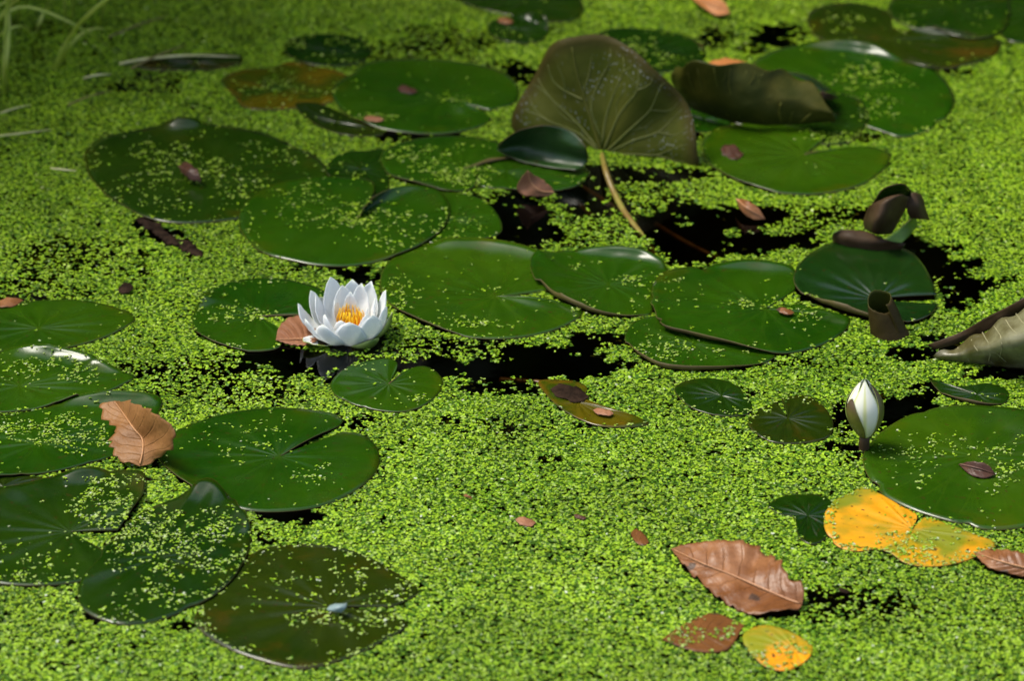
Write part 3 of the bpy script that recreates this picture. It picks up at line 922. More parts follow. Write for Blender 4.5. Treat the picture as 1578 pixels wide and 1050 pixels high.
HUBP = P1(929, 240)
out = [(800, 208), (787, 200), (787, 183), (793, 163), (806, 138), (818, 118), (831, 95), (848, 70), (866, 60), (890, 56), (918, 55), (948, 65),
       (984, 84), (1014, 113), (1040, 144), (1060, 174), (1071, 203), (1076, 234), (1075, 256), (1040, 255)]
rim = crom(out, 90)
ts = np.concatenate([[0.04], np.linspace(0.12, 1, 15)])
grid = np.array([[P1(929 + (u - 929) * t, 240 + (v - 240) * t) for (u, v) in rim] for t in ts])
base_pt = HUBP * np.array([1, 1, 0])
T = thing("upright_lily_leaf", base_pt, "large olive leaf standing upright with pale branching veins and a stalk", "leaf")
BL = grid_obj("leaf_blade", grid, [M['upright'], M['pad_dark']], T, front=(0, -1, 0.2), thick=0.0012)
VEINS = [
 ([(928,238),(908,177),(897,143),(888,108),(881,72)], 0.0030, 'midvein'),
 ([(922,232),(888,205),(847,186),(829,176),(806,170)], 0.0016, 'vein'),
 ([(922,229),(888,191),(856,161),(838,143),(824,122)], 0.0016, 'vein'),
 ([(898,154),(870,140),(851,125),(842,100)], 0.0013, 'vein'),
 ([(926,212),(910,168),(918,131),(935,97),(934,78)], 0.0012, 'vein'),
 ([(927,222),(934,175),(947,138),(959,111),(957,88)], 0.0016, 'vein'),
 ([(930,232),(952,182),(968,159),(984,138),(985,105)], 0.0016, 'vein'),
 ([(934,234),(970,200),(1000,170),(1014,138),(1022,128)], 0.0017, 'vein'),
 ([(936,236),(977,216),(1011,205),(1030,186),(1046,172)], 0.0015, 'vein'),
 ([(938,238),(977,237),(1011,239),(1034,230),(1058,222)], 0.0012, 'vein'),
 ([(847,186),(824,168),(812,148)], 0.0009, 'vein'), ([(856,161),(829,138),(815,131)], 0.0009, 'vein'),
 ([(984,138),(1002,129),(1008,112)], 0.0009, 'vein'), ([(1000,170),(1025,173),(1040,160)], 0.0009, 'vein'),
 ([(1011,205),(1036,209),(1056,200)], 0.0009, 'vein'), ([(1011,239),(1036,247),(1056,250)], 0.0008, 'vein'),
 ([(959,111),(975,100),(978,88)], 0.0009, 'vein'), ([(897,143),(905,118),(908,90)], 0.0009, 'vein'),
 ([(888,191),(868,181),(850,160)], 0.0007, 'vein'), ([(952,182),(950,160),(962,140)], 0.0007, 'vein'),
 ([(870,140),(868,120),(860,100)], 0.0008, 'vein'), ([(970,200),(990,197),(1004,186)], 0.0007, 'vein'),
]
for pts, w, m in VEINS:
    pp = crom([P1(u, v, 0.0003) for u, v in pts], 16)
    v_, f_ = tube(pp, (w * 0.8, w * 0.6, w * 0.25), 6)
    mesh_obj("vein", v_, f_, M[m], BL)
pp = crom([P1(928, 236, 0.002), G(933, 262, 0.020), G(941, 285, 0.010), G(951, 306, 0.004), G(962, 326, 0.001), G(988, 362, -0.003), G(1024, 409, -0.010)], 30)
v_, f_ = tube(pp, (0.0030, 0.0036, 0.0038, 0.004), 9)
mesh_obj("leaf_stalk", v_, f_, [M['stalk']], T)

# --- rolled olive leaf on a pad
T = thing("rolled_lily_leaf", G(1165, 190, 0.0), "dark olive leaf rolled over like a boat, lying on a shaded pad", "leaf")
g = loft([[(1036,130,.034),(1062,166,.012),(1130,188,.008),(1200,193,.010),(1288,188,.016)],
          [(1034,124,.044),(1062,148,.036),(1130,166,.034),(1200,173,.030),(1288,186,.020)],
          [(1034,116,.056),(1063,120,.064),(1120,128,.066),(1190,140,.056),(1284,177,.030)],
          [(1040,106,.064),(1062,97,.086),(1106,97,.092),(1136,99,.088),(1170,102,.084),(1226,116,.066),(1262,141,.052),(1287,181,.028)]], 30, 64)
wv = 0.0022 * np.sin(np.linspace(0, 1, 64) * 31 + 1.0 + 0.8 * np.sin(np.linspace(0, 9, 64)))
tt = np.linspace(0, 1, 30) ** 1.5
g[..., 1] += tt[:, None] * wv[None] * 1.6
g[..., 2] += tt[:, None] * wv[None] * 0.9
g = rough_grid(g, 0.0028, 34, 3)
BL = grid_obj("leaf_blade", g, [M['under_dark'], M['pad_dark']], T, front=TOCAM, thick=0.0012)
for k, pts in enumerate(([(1060,112),(1066,132),(1080,160)], [(1075,106),(1082,138),(1098,170)], [(1100,104),(1106,135),(1122,178)], [(1125,105),(1124,135),(1140,180)], [(1150,108),(1146,140),(1158,184)],
            [(1176,112),(1164,145),(1176,186)], [(1200,120),(1182,152),(1190,187)], [(1224,128),(1202,162),(1204,188)], [(1245,142),(1222,172),(1216,189)], [(1266,158),(1246,178),(1232,189)],
            [(1106,135),(1116,120),(1120,106)], [(1146,140),(1158,125),(1164,110)], [(1182,152),(1200,138),(1212,128)])):
    pp = crom(on_grid(g, pts), 10)
    v_, f_ = tube(pp, (0.0006, 0.0010, 0.0014) if k < 10 else (0.0006, 0.0005, 0.0003), 5)
    mesh_obj("vein", v_, f_, M['midvein'], BL)
g = loft([[(1205,110,.060),(1235,119,.056),(1268,140,.044)], [(1215,108,.050),(1248,116,.046),(1282,139,.034)], [(1220,112,.030),(1255,121,.028),(1288,143,.02)]], 8, 14)
grid_obj("inner_lobe", g, [M['shiny'], M['under_brown']], T, front=(0, -0.3, 1))
g = loft([[(1258,146,.040),(1266,140,.046),(1276,144,.040)], [(1268,153,.036),(1278,144,.042),(1288,150,.034)], [(1284,154,.03),(1289,150,.032),(1292,154,.028)]], 8, 12)
grid_obj("curled_tip", g, [M['under_brown'], M['under_brown']], T, front=TOCAM)

# --- glossy folded lobe
T = thing("folded_lily_leaf", G(835, 256, 0.0), "glossy dark green leaf folded up with a bluish shine beside the upright leaf", "leaf")
g = loft([[(766,231,.010),(800,247,.006),(850,258,.006),(888,262,.009)],
          [(766,229,.011),(800,238,.008),(850,249,.008),(900,255,.011)],
          [(767,226,.016),(802,225,.016),(850,235,.017),(906,245,.019)],
          [(770,222,.024),(804,211,.032),(850,214,.037),(904,235,.031)],
          [(776,216,.031),(802,200,.048),(842,193,.056),(882,203,.050),(903,228,.038)]], 22, 40)
g_fold = g
grid_obj("leaf_blade", rough_grid(g, 0.0012, 50, 8), [M['folded'], M['under_brown']], T, front=TOCAM, thick=0.001)

# --- crumpled young leaf
T = thing("unfurling_lily_leaf", G(1355, 384, 0.0), "crumpled brown and green young leaf rising behind the round glossy pad", "leaf")
g = loft([[(1283,374,.004),(1310,386,.002),(1350,390,.002),(1388,386,.004)], [(1282,366,.014),(1306,368,.018),(1345,374,.016),(1392,380,.010)],
          [(1285,360,.022),(1300,354,.026),(1335,357,.024),(1372,372,.018),(1397,375,.012)]], 12, 30)
grid_obj("front_lip", rough_grid(g, 0.001, 60, 2), [M['under_brown'], M['light_leaf']], T, front=TOCAM, thick=0.0012)
g = loft([[(1331,353,.020),(1350,361,.024),(1374,360,.018)], [(1331,338,.034),(1354,340,.052),(1386,340,.034)], [(1340,318,.058),(1366,313,.072),(1396,322,.052)],
          [(1360,307,.070),(1384,301,.078),(1401,305,.066)], [(1366,304,.068),(1386,299,.074),(1401,303,.064)]], 18, 20)
grid_obj("rolled_lobe", rough_grid(g, 0.001, 60, 4), [M['under_brown'], M['pad_dark']], T, front=TOCAM, thick=0.0012)
g = loft([[(1336,332,.03),(1352,320,.05),(1384,306,.06),(1402,308,.056)], [(1342,322,.045),(1356,304,.066),(1388,294,.076),(1404,300,.068)],
          [(1346,314,.056),(1362,292,.080),(1390,284,.088),(1403,295,.078)]], 10, 22)
grid_obj("back_lobe", rough_grid(g, 0.001, 60, 6), [M['pad_dark'], M['under_brown']], T, front=TOCAM, thick=0.0012)
g = loft([[(1395,302,.064),(1397,322,.050),(1402,337,.036)], [(1408,296,.068),(1414,316,.056),(1418,338,.036)], [(1420,299,.060),(1426,318,.046),(1433,338,.028)]], 12, 14)
grid_obj("side_lobe", rough_grid(g, 0.001, 60, 7), [M['under_brown'], M['pad_dark']], T, front=TOCAM, thick=0.0012)
g = loft([[(1362,370,.012),(1384,354,.020),(1408,335,.030)], [(1376,374,.008),(1394,360,.014),(1412,338,.024)], [(1389,375,.006),(1404,361,.010),(1415,343,.018)]], 8, 14)
grid_obj("inner_face", g, [M['light_leaf'], M['under_brown']], T, front=TOCAM, thick=0.001)

# --- brown rolled tube
T = thing("rolled_leaf_tube", G(1374, 522, 0.0), "brown leaf rolled into an upright tube in front of the round glossy pad", "leaf")
c0, c1_ = G(1374, 514, 0.0), G(1353, 514, 0.0)
rows = []
for i in range(16):
    s = i / 15
    row = []
    for j in range(40):
        a = R(-60) + j / 39 * 2 * math.pi * 1.18
        rr = (0.0215 * (1 - s) + 0.0128 * s) * (1 + 0.10 * j / 39)
        hgt = 0.045 + 0.006 * math.sin(a) - 0.012 * (j / 39) + 0.0010 * math.sin(a * 3 + 1) * s + 0.0004 * math.sin(a * 13 + 2) * s
        c = c0 * (1 - s) + (c1_ + np.array([0, 0.004, 0])) * s
        row.append(c + np.array([rr * math.cos(a) , rr * math.sin(a) * 0.9, -0.004 + (hgt + 0.004) * s]))
    rows.append(row)
g = rough_grid(np.array(rows), 0.0014, 50, 5)
grid_obj("rolled_blade", g, [M['tube'], M['under_dark']], T, front=(0.0, 0.0, -1) if False else None, thick=0.0009)

# --- folded grey-green leaf at the side
T = thing("folded_grey_leaf", G(1545, 563, 0.0), "pale grey green leaf folded into a wedge with clear veins, near the bud", "leaf")
g = loft([[(1438,549,.005),(1440,550,.0045),(1443,552,.003)], [(1478,532,.018),(1482,546,.014),(1486,558,.002)], [(1520,508,.042),(1525,537,.034),(1530,564,.001)],
          [(1560,485,.066),(1566,527,.054),(1570,570,.0)], [(1612,455,.092),(1622,512,.075),(1626,578,-.002)]], 30, 20)
g[:, :, 2] += 0.0035 * np.sin(np.linspace(0, 22, 30))[:, None] * (1 - np.linspace(0, 1, 20))[None] ** 2
g = rough_grid(g, 0.0018, 32, 9)
BL = grid_obj("leaf_blade", g, [M['under_grey'], M['pad_dark']], T, front=TOCAM, thick=0.0012)
for pts in ([(1476,536),(1488,548),(1494,558)], [(1497,524),(1506,540),(1520,552),(1532,562)], [(1514,513),(1524,530),(1536,545),(1552,560)], [(1532,503),(1542,518),(1552,532),(1572,548)],
            [(1550,493),(1558,506),(1570,516),(1590,528)], [(1566,484),(1576,497),(1592,506)], [(1524,530),(1526,545),(1523,558)], [(1542,518),(1544,535),(1540,552)]):
    v_, f_ = tube(crom(on_grid(g, pts, 0.0), 9), (0.0009, 0.0007, 0.0004), 5)
    mesh_obj("vein", v_, f_, M['vein_grey'], BL)
g = loft([[(1428,532,.008),(1434,535,.006),(1442,538,.004)], [(1476,514,.026),(1481,521,.022),(1486,528,.016)], [(1518,491,.050),(1522,500,.044),(1526,508,.038)],
          [(1563,467,.076),(1568,476,.070),(1573,484,.062)], [(1612,438,.100),(1618,448,.094),(1622,458,.088)]], 30, 10)
grid_obj("far_fold", rough_grid(g, 0.004, 40, 10), [M['under_brown'], M['pad_dark']], T, front=TOCAM, thick=0.0012)

# --- stalks that show in the open dark water
def stalk(label, pts, r=0.003, mat='stalk_brown'):
    pp = crom([G(*p) for p in pts], 18)
    o = G(*pts[0])
    v_, f_ = tube(pp, (r, r * 1.1, r), 7)
    tag(mesh_obj("lily_stalk", v_, f_, M[mat], None, o), label, "stalk", "stalks under the open water")
stalk("brown stalk in dark water running into the upright leaf's stalk", [(893,285,-.004),(920,302,-.006),(950,322,-.008)])
stalk("dim brown stalk deeper in the dark water below the torn pad", [(868,290,-.015),(890,312,-.02),(915,335,-.02)], 0.0025)
stalk("dark stalk under water leading to the rotting pad", [(770,586,-.008),(800,588,-.006),(842,592,-.001)], 0.0035)
stalk("dim stalk under the dark water behind the dented pad", [(1010,345,-.03),(1060,375,-.03),(1110,400,-.03)], 0.003)

# ================================================================== the open flower
fb = G(541, 521, -0.005)
T = thing("water_lily_flower", fb, "open white water lily with orange stamens", "flower")

def petal(par, az, r, h, W, mats, name, r0=0.006, z0=0.0, cup=0.30, tip=0.0, n=16, m=9, bow=0.85, front_out=False, roll=0.0, label=None):
    a = R(az)
    d = np.array([math.cos(a), math.sin(a), 0]); sd_ = np.array([-math.sin(a), math.cos(a), 0]); up = np.array([0, 0, 1.0])
    s = np.linspace(0, 1, n)
    p0, p1, p2 = np.array([r0, z0]), np.array([r0 + (r - r0) * bow * 1.12, z0 + h * 0.10]), np.array([r, z0 + h])
    C = ((1 - s) ** 2)[:, None] * p0 + (2 * s * (1 - s))[:, None] * p1 + (s ** 2)[:, None] * p2
    Tn = np.gradient(C, axis=0); Tn /= np.linalg.norm(Tn, axis=1)[:, None]
    Nn = np.stack([-Tn[:, 1], Tn[:, 0]], 1)                     # inwards / up
    w = W * 0.60 * (s + 0.10) ** 0.60 * np.clip(1 - s ** 1.5, 0, 1) ** 0.62 / 0.60
    w = np.maximum(w, 0.0002)
    x = np.linspace(-1, 1, m)
    P = np.zeros((n, m, 3))
    for i in range(n):
        for j in range(m):
            q = C[i] + Nn[i] * (cup * w[i] * (x[j] ** 2 - 0.25) + roll * w[i] * x[j])
            P[i, j] = fb_of(par) + d * q[0] + up * q[1] + sd_ * (w[i] * x[j])
    g = P
    g = g + (fbm(g[..., 0] * 90 + az, g[..., 1] * 90 + g[..., 2] * 70, int(az) % 97, 2) - 0.5)[..., None] * 0.0022
    o = grid_obj(name, g, mats, par, front=d * (1 if front_out else -1) + up * (0 if front_out else 0.6), thick=0.0006)
    if label: o["label"] = label
    return o

def fb_of(par):
    return PAR_LOC[par.name]

pm = [M['petal'], M['petal']]
for az, r, h, W in [(178,.058,.042,.026),(205,.053,.036,.026),(238,.052,.040,.029),(271,.048,.044,.036),(303,.048,.049,.032),(335,.044,.050,.028),
                    (15,.040,.054,.028),(52,.036,.056,.028),(88,.034,.056,.027),(124,.040,.060,.027),(152,.050,.048,.026)]:
    petal(T, az, r, h, W, pm, "petal")
for az, r, h, W in [(166,.040,.045,.024),(112,.026,.050,.025),(62,.026,.054,.024),(5,.028,.046,.022),(215,.033,.036,.022),(250,.027,.032,.021),(312,.029,.038,.022)]:
    petal(T, az, r, h, W, pm, "petal", r0=0.005, z0=0.003)
for az, r, h, W in [(90,.017,.044,.018),(150,.019,.038,.016),(345,.020,.036,.016)]:
    petal(T, az, r, h, W, pm, "petal", r0=0.004, z0=0.005, n=12, m=7)
sm = [M['petal'], M['sepal']]
petal(T, 216, .062, .015, .026, sm, "sepal", z0=0.001, cup=0.25, bow=0.6)
petal(T, 306, .043, .020, .030, sm, "sepal", z0=-0.004, cup=0.55)
petal(T, 350, .047, .038, .022, sm, "sepal", z0=-0.002, cup=0.5)
petal(T, 130, .056, .030, .022, sm, "sepal", z0=-0.001, cup=0.5)
# stamens
V, F, UV = [], [], []
rs = np.random.default_rng(5)
for k in range(44):
    a = k * 2.39996
    q = math.sqrt((k + 0.5) / 44)
    r0, r1 = 0.003 + 0.008 * q, 0.004 + 0.0125 * q
    hh = 0.0175 + 0.008 * rs.random() + 0.003 * q
    d = np.array([math.cos(a), math.sin(a), 0]); sdv = np.array([-d[1], d[0], 0])
    w0 = 0.0012
    k0 = len(V)
    for i in range(6):
        s = i / 5
        rr = r0 + (r1 - r0) * (s + 0.45 * math.sin(s * math.pi)) - 0.003 * s ** 3
        c = fb + np.array([0, 0, 0.011]) + d * rr + np.array([0, 0, hh * s])
        w = w0 * (1 - 0.55 * s ** 2)
        V += [c - sdv * w, c + d * w * 0.7, c + sdv * w, c - d * w * 0.7]
        UV += [(0, s), (.3, s), (.6, s), (1, s)]
    for i in range(5):
        for j in range(4):
            F.append((k0 + i * 4 + j, k0 + i * 4 + (j + 1) % 4, k0 + (i + 1) * 4 + (j + 1) % 4, k0 + (i + 1) * 4 + j))
    F.append((k0 + 20, k0 + 21, k0 + 22, k0 + 23))
tag(mesh_obj("stamens", V, F, M['stamen'], T, None, True, UV), kind="stuff")
pp = [fb + np.array([0, 0, z]) for z in (-0.14, -0.07, -0.01, 0.004, 0.009, 0.013)]
v_, f_ = tube(pp, (0.004, 0.004, 0.004, 0.012, 0.012, 0.004), 14)
mesh_obj("flower_base", v_, f_, M['stamen'], T, None, True, [(0, 0.3)] * len(v_))

# ================================================================== the bud
bb = G(1331, 694, 0.0)
T = thing("water_lily_bud", bb, "closed white water lily bud in olive sepals on a short brown stem", "bud")
b0, lean = np.array([bb[0] + 0.0005, bb[1], 0.017]), np.array([-0.003, 0.004, 0.0])

def bud_shell(az, half, H, k, mats, name, sweep=0.0, p=0.62, n=20, m=11):
    s = np.linspace(0, 1, n)
    P = np.zeros((n, m, 3))
    for i, si in enumerate(s):
        zz = H * si
        t = zz / 0.066
        Rr = 0.0192 * (math.sin(math.pi * min(t * 0.93 + 0.06, 1)) ** 0.72) * k
        if t > 0.55:
            Rr *= 1 - 0.30 * ((t - 0.55) / 0.45) ** 1.6
        wa = R(half) * min(1.0, (si + 0.10) ** 0.3) * max(1 - si, 0.0) ** p * (1.15 if si < .5 else 1.15)
        for j, x in enumerate(np.linspace(-1, 1, m)):
            an = R(az) + wa * x + R(sweep) * si
            P[i, j] = b0 + lean * t + np.array([Rr * math.cos(an), Rr * math.sin(an), zz])
    o = grid_obj(name, P, mats, T, front=np.array([math.cos(R(az)), math.sin(R(az)), 0]), thick=0.0006)
    return o
bm = [M['bud_petal'], M['petal']]
bud_shell(268, 74, 0.066, 0.985, bm, "petal", p=0.42)
bud_shell(190, 74, 0.063, 0.96, bm, "petal", p=0.42)
bud_shell(30, 75, 0.065, 0.95, bm, "petal")
bud_shell(110, 75, 0.064, 0.94, bm, "petal")
bs = [M['bud_sepal'], M['sepal']]
bud_shell(240, 44, 0.047, 1.06, bs, "sepal", sweep=-30, p=0.5)
bud_shell(340, 48, 0.060, 1.05, bs, "sepal", sweep=8, p=0.45)
bud_shell(60, 52, 0.064, 1.05, bs, "sepal", p=0.45)
bud_shell(140, 50, 0.060, 1.06, bs, "sepal", p=0.45)
pp = crom([bb + np.array([0.004, 0.003, -0.12]), bb + np.array([0.001, 0, -0.02]), bb + np.array([0, 0, 0.008]), b0 + np.array([0, 0, 0.004])], 12)
v_, f_ = tube(pp, (0.0045, 0.0045, 0.0048, 0.006), 10)
mesh_obj("stem", v_, f_, M['under_brown'], T)

# ================================================================== dead leaves
M['rib'] = simple('midrib_pale', (0.36, 0.17, 0.075), (0.44, 0.22, 0.10), 0.5)
M['rib_dead_tan'] = simple('midrib_tan', (0.36, 0.17, 0.06), (0.42, 0.21, 0.08), 0.5)
M['rib_dead_dark'] = simple('midrib_dark', (0.08, 0.035, 0.02), (0.11, 0.05, 0.03), 0.5)

def dead(label, mid, left, right, mat='dead', serr=0.0015, teeth=9, pleat=0.0015, pleats=9, crump=0.002, name="dead_leaf", n=56, m=17, seed=1,
         flat=None, group="dead tree leaves on the pond", rib=True, thick=0.0005):
    ml, ll, rl = (crom([G(*p) for p in q], n) for q in (mid, left, right))
    s = np.linspace(0, 1, n)
    rt_ = np.random.default_rng(seed + 40)
    for rail in (ll, rl):
        tooth = 0.45 + 0.9 * rt_.random(teeth + 2)
        ph_ = s * teeth + 0.35 * np.sin(s * 9 + seed)
        saw = (1 - (ph_ % 1.0)) * tooth[np.clip(ph_.astype(int), 0, teeth + 1)] * np.sin(math.pi * s) ** 0.4
        o = rail - ml
        L = np.linalg.norm(o, axis=1)[:, None] + 1e-9
        rail += o / L * (serr * (saw - 0.4))[:, None] * np.minimum(1, L / 0.012)
    x = np.linspace(-1, 1, m)
    g = np.zeros((n, m, 3))
    for j, xx in enumerate(x):
        tgt = ll if xx < 0 else rl
        g[:, j] = ml + (tgt - ml) * abs(xx)
    ax = np.abs(x)[None]
    ph = (s[:, None] - ax * 0.22) * pleats
    env = np.sin(math.pi * np.clip(s, 0.02, 0.98))[:, None]
    g[..., 2] += pleat * np.abs(((ph % 1.0) - 0.5) * 2) * np.minimum(ax * 2.5, 1) * env - pleat * 0.5 * env
    g[..., 2] += 0.25 * 0.004 * (1 - ax) ** 2 * 0
    g[..., 2] += crump * 2 * (fbm(g[..., 0] * 55 + seed, g[..., 1] * 40, seed, 3) - 0.5) * env
    org = np.array([*ml.mean(0)[:2], ml[:, 2].min()])
    T = thing(name, org, label, "dead leaf", group)
    BL = grid_obj("blade", g, [M[mat], M[mat]], T, front=(0, 0, 1), thick=thick)
    if rib:
        v_, f_ = tube(ml[1:-1] + np.array([0, -0.0002, 0.0005]), (0.0011, 0.0009, 0.0004), 5)
        mesh_obj("midrib", v_, f_, M['rib_' + mat] if 'rib_' + mat in M else M['rib'], BL)
    if flat is not None:
        nr, nc = g.shape[:2]
        FLAT.append((None, g.reshape(-1, 3), [q[::-1] for q in grid_faces(nr, nc)], flat, 0.0))
    return T

dead("big toothed brown leaf with dark holes lying flat on bright duckweed",
     [(1236,932,.006),(1215,925,.007),(1180,910,.009),(1130,888,.011),(1080,868,.012),(1034,846,.006)],
     [(1236,932,.006),(1240,912,.016),(1236,896,.022),(1218,893,.020),(1206,870,.026),(1192,858,.024),(1180,855,.018),(1162,840,.024),(1130,832,.026),(1090,834,.020),(1060,838,.014),(1034,846,.006)],
     [(1236,932,.006),(1230,941,.005),(1212,940,.010),(1190,943,.009),(1160,949,.004),(1125,931,.004),(1098,914,.004),(1075,891,.004),(1050,868,.005),(1034,846,.006)],
     'dead', 0.0045, 11, 0.0030, 10, 0.0030, seed=3, flat=0.0)
dead("curled tan leaf with ragged teeth, hollowed like a shell, lying on a green pad",
     [(215,719,.004),(220,697,.014),(219,677,.020),(206,661,.026),(190,638,.030),(176,618,.034)],
     [(215,719,.004),(196,714,.006),(178,704,.009),(172,682,.016),(176,660,.022),(166,650,.022),(158,640,.024),(155,622,.030),(176,618,.034)],
     [(215,719,.004),(236,716,.005),(246,704,.014),(263,691,.030),(268,662,.052),(252,646,.058),(232,633,.058),(205,620,.048),(176,618,.034)],
     'dead_tan', 0.0075, 10, 0.0012, 8, 0.0018, seed=9)
dead("small pinkish dead leaf with a peaked tip on the torn pad",
     [(855,297,.008),(832,294,.014),(818,280,.024),(813,262,.040)],
     [(855,297,.008),(840,303,.006),(812,302,.006),(797,293,.010),(800,279,.024),(813,262,.040)],
     [(855,297,.008),(849,287,.016),(836,278,.024),(823,270,.032),(813,262,.040)], 'dead_pink', 0.002, 4, 0.001, 5, 0.002, n=30, m=11, seed=4)
dead("brown leaf lying behind the open white flower",
     [(492,523,.003),(460,523,.004),(425,524,.004)],
     [(492,523,.003),(484,503,.004),(466,488,.005),(446,489,.006),(430,504,.006),(425,524,.004)],
     [(492,523,.003),(476,531,.003),(450,531,.003),(425,524,.004)], 'dead_pink', 0.0003, 9, 0.0024, 8, 0.0010, seed=6)
dead("brown leaf with a dark spot, lying on the rim of the yellow dying pad",
     [(1612,884,.010),(1545,867,.012),(1500,851,.005)],
     [(1612,884,.010),(1600,862,.016),(1565,851,.018),(1530,848,.012),(1500,851,.005)],
     [(1612,884,.010),(1580,889,.005),(1550,883,.005),(1520,873,.005),(1500,851,.005)], 'dead', 0.0006, 9, 0.0016, 8, 0.002, seed=8, flat=0.03)
dead("orange brown leaf on duckweed at the far side of the pond",
     [(1058,-10,.010),(1090,5,.014),(1125,20,.008)], [(1058,-10,.010),(1095,-7,.022),(1116,2,.020),(1125,20,.008)],
     [(1058,-10,.010),(1080,9,.008),(1104,23,.006),(1125,20,.008)], 'dead_orange', 0.0004, 9, 0.001, 6, 0.001, n=26, m=9)
dead("sunken wet brown leaf strewn with duckweed next to the small yellow leaf",
     [(1020,986,.002),(1080,972,.0025),(1147,964,.002)], [(1020,986,.002),(1055,962,.0025),(1100,946,.0025),(1147,964,.002)],
     [(1020,986,.002),(1070,1004,.002),(1120,1002,.002),(1147,964,.002)], 'dead_wet', 0.001, 9, 0.0006, 7, 0.0006, seed=12, flat=0.6, rib=False)
dead("dark brown leaf scrap lying on the very large pad beside the bud",
     [(1477,716,.004),(1505,722,.008),(1534,731,.005)], [(1477,716,.004),(1500,711,.013),(1522,716,.013),(1534,731,.005)],
     [(1477,716,.004),(1495,731,.004),(1518,737,.004),(1534,731,.005)], 'dead_dark', 0.0004, 6, 0.001, 5, 0.001, n=24, m=9)
dead("reddish brown crumpled scrap on the middle of a large dark pad",
     [(274,256,.008),(290,264,.018),(310,280,.010)], [(274,256,.008),(285,250,.018),(300,256,.022),(307,268,.018),(310,280,.010)],
     [(274,256,.008),(282,268,.010),(294,277,.010),(310,280,.010)], 'dead_dark', 0.003, 4, 0.003, 4, 0.004, n=24, m=9)
dead("brown leaf scrap half sunk in the dark water beyond the dented pad",
     [(1134,306,.012),(1150,320,.016),(1180,338,.004)], [(1134,306,.012),(1150,308,.020),(1168,320,.016),(1180,338,.004)],
     [(1134,306,.012),(1142,325,.008),(1160,338,.004),(1180,338,.004)], 'dead', 0.001, 5, 0.001, 4, 0.001, n=24, m=9)

def scrap(label, u0, v0, u1, v1, w, mat, z=0.004, crump=0.0015, seed=1, flat=None):
    mu, mv = (u0 + u1) / 2, (v0 + v1) / 2
    dead(label, [(u0, v0, z), (mu, mv, z + 0.002), (u1, v1, z)], [(u0, v0, z), (u0 * .8 + u1 * .2, v0 * .8 + v1 * .2 - w * .75, z + .001), (mu - 2, mv - w, z + 0.0025), (u0 * .18 + u1 * .82, v0 * .18 + v1 * .82 - w * .62, z + .001), (u1, v1, z)],
         [(u0, v0, z), (u0 * .84 + u1 * .16, v0 * .84 + v1 * .16 + w * .7, z), (mu + 2, mv + w, z), (u0 * .2 + u1 * .8, v0 * .2 + v1 * .8 + w * .8, z), (u1, v1, z)], mat, 0.00035 * w, 4, 0.0008, 4, crump * 1.6, n=22, m=9, seed=seed + int(u0) % 50, rib=False, flat=flat, group="leaf scraps on the pond")
scrap("small oval pinkish leaf scrap alone on the open bright duckweed", 794, 801, 826, 806, 7, 'dead_pink', 0.003)
scrap("tiny brown leaf scrap on bright duckweed beside the oval pinkish scrap", 884, 794, 904, 799, 4, 'dead_dark', 0.003)
scrap("tiny brown fleck on bright duckweed before the wide pad with the open cut", 714, 764, 728, 769, 3, 'dead', 0.003)
scrap("brown leaf scrap on duckweed beyond the plain green pad", -10, 470, 36, 463, 7, 'dead', 0.003)
scrap("grey brown scrap on duckweed next to the tip of the plain green pad", 181, 446, 206, 442, 8, 'wood', 0.003)
scrap("shrivelled dark scrap on the smooth green pad before the rolled leaf", 1110, 230, 1146, 237, 10, 'dead_dark', 0.004, 0.005)
scrap("brown scrap on the wide green pad with the pale fold", 612, 135, 644, 140, 6, 'dead_dark', 0.004)
scrap("brown scrap on the dark pad with the pale lit corner", 766, 30, 792, 33, 5, 'dead', 0.004)
scrap("pinkish torn scrap on the rotting yellow brown pad", 914, 632, 946, 638, 6, 'dead_pink', 0.005)
scrap("dark patch standing in for the black hole in the rotting yellow brown pad", 848, 600, 908, 612, 13, 'wood', 0.0028, 0.0006)  # dark sheet added where the pad has its hole
scrap("small rust brown scrap at the cut of the dented pad", 1196, 477, 1224, 482, 5, 'dead', 0.006)
scrap("dark wet scrap sunk in duckweed away from the pads, near the big toothed leaf", 972, 822, 1000, 836, 12, 'dead_wet', 0.0015, 0.0005, flat=0.35)
scrap("yellow orange scrap peeping out behind the rolled olive leaf", 1085, 98, 1158, 98, 7, 'dead_orange', 0.006)
scrap("black fleck on duckweed beside the stalk end of the big toothed leaf", 1292, 908, 1310, 912, 4, 'wood', 0.003)
scrap("pale pink scrap on the lower half of the wide green pad with the pale fold", 560, 182, 592, 184, 5, 'dead_pink', 0.004)

pad("small yellow leaf with a green end, half sunk in duckweed by the big toothed leaf",
    [(1145,992),(1150,976),(1176,967),(1206,972),(1232,984),(1252,1000),(1242,1022),(1212,1037),(1182,1032),(1160,1014)], (1225, 1004), mat='pad_yellow', z0=0.002,
    dw=0.14, edge=0.4, name="yellow_leaf", cat="dead leaf", group="dead tree leaves on the pond", seed=31, nr=10, nc=60)

g = loft([[(503,940,.008),(508,934,.010),(516,931,.012)], [(514,944,.008),(522,937,.014),(528,931,.013)], [(526,945,.008),(533,938,.011),(535,930,.011)]], 8, 8)
o = grid_obj("petal_fragment", g, [M['pale_bit'], M['pale_bit']], None, origin=G(518, 940, 0.006), front=(0, 0, 1))
tag(o, "pale bluish fragment lying at the cut of an olive green pad", "fragment")

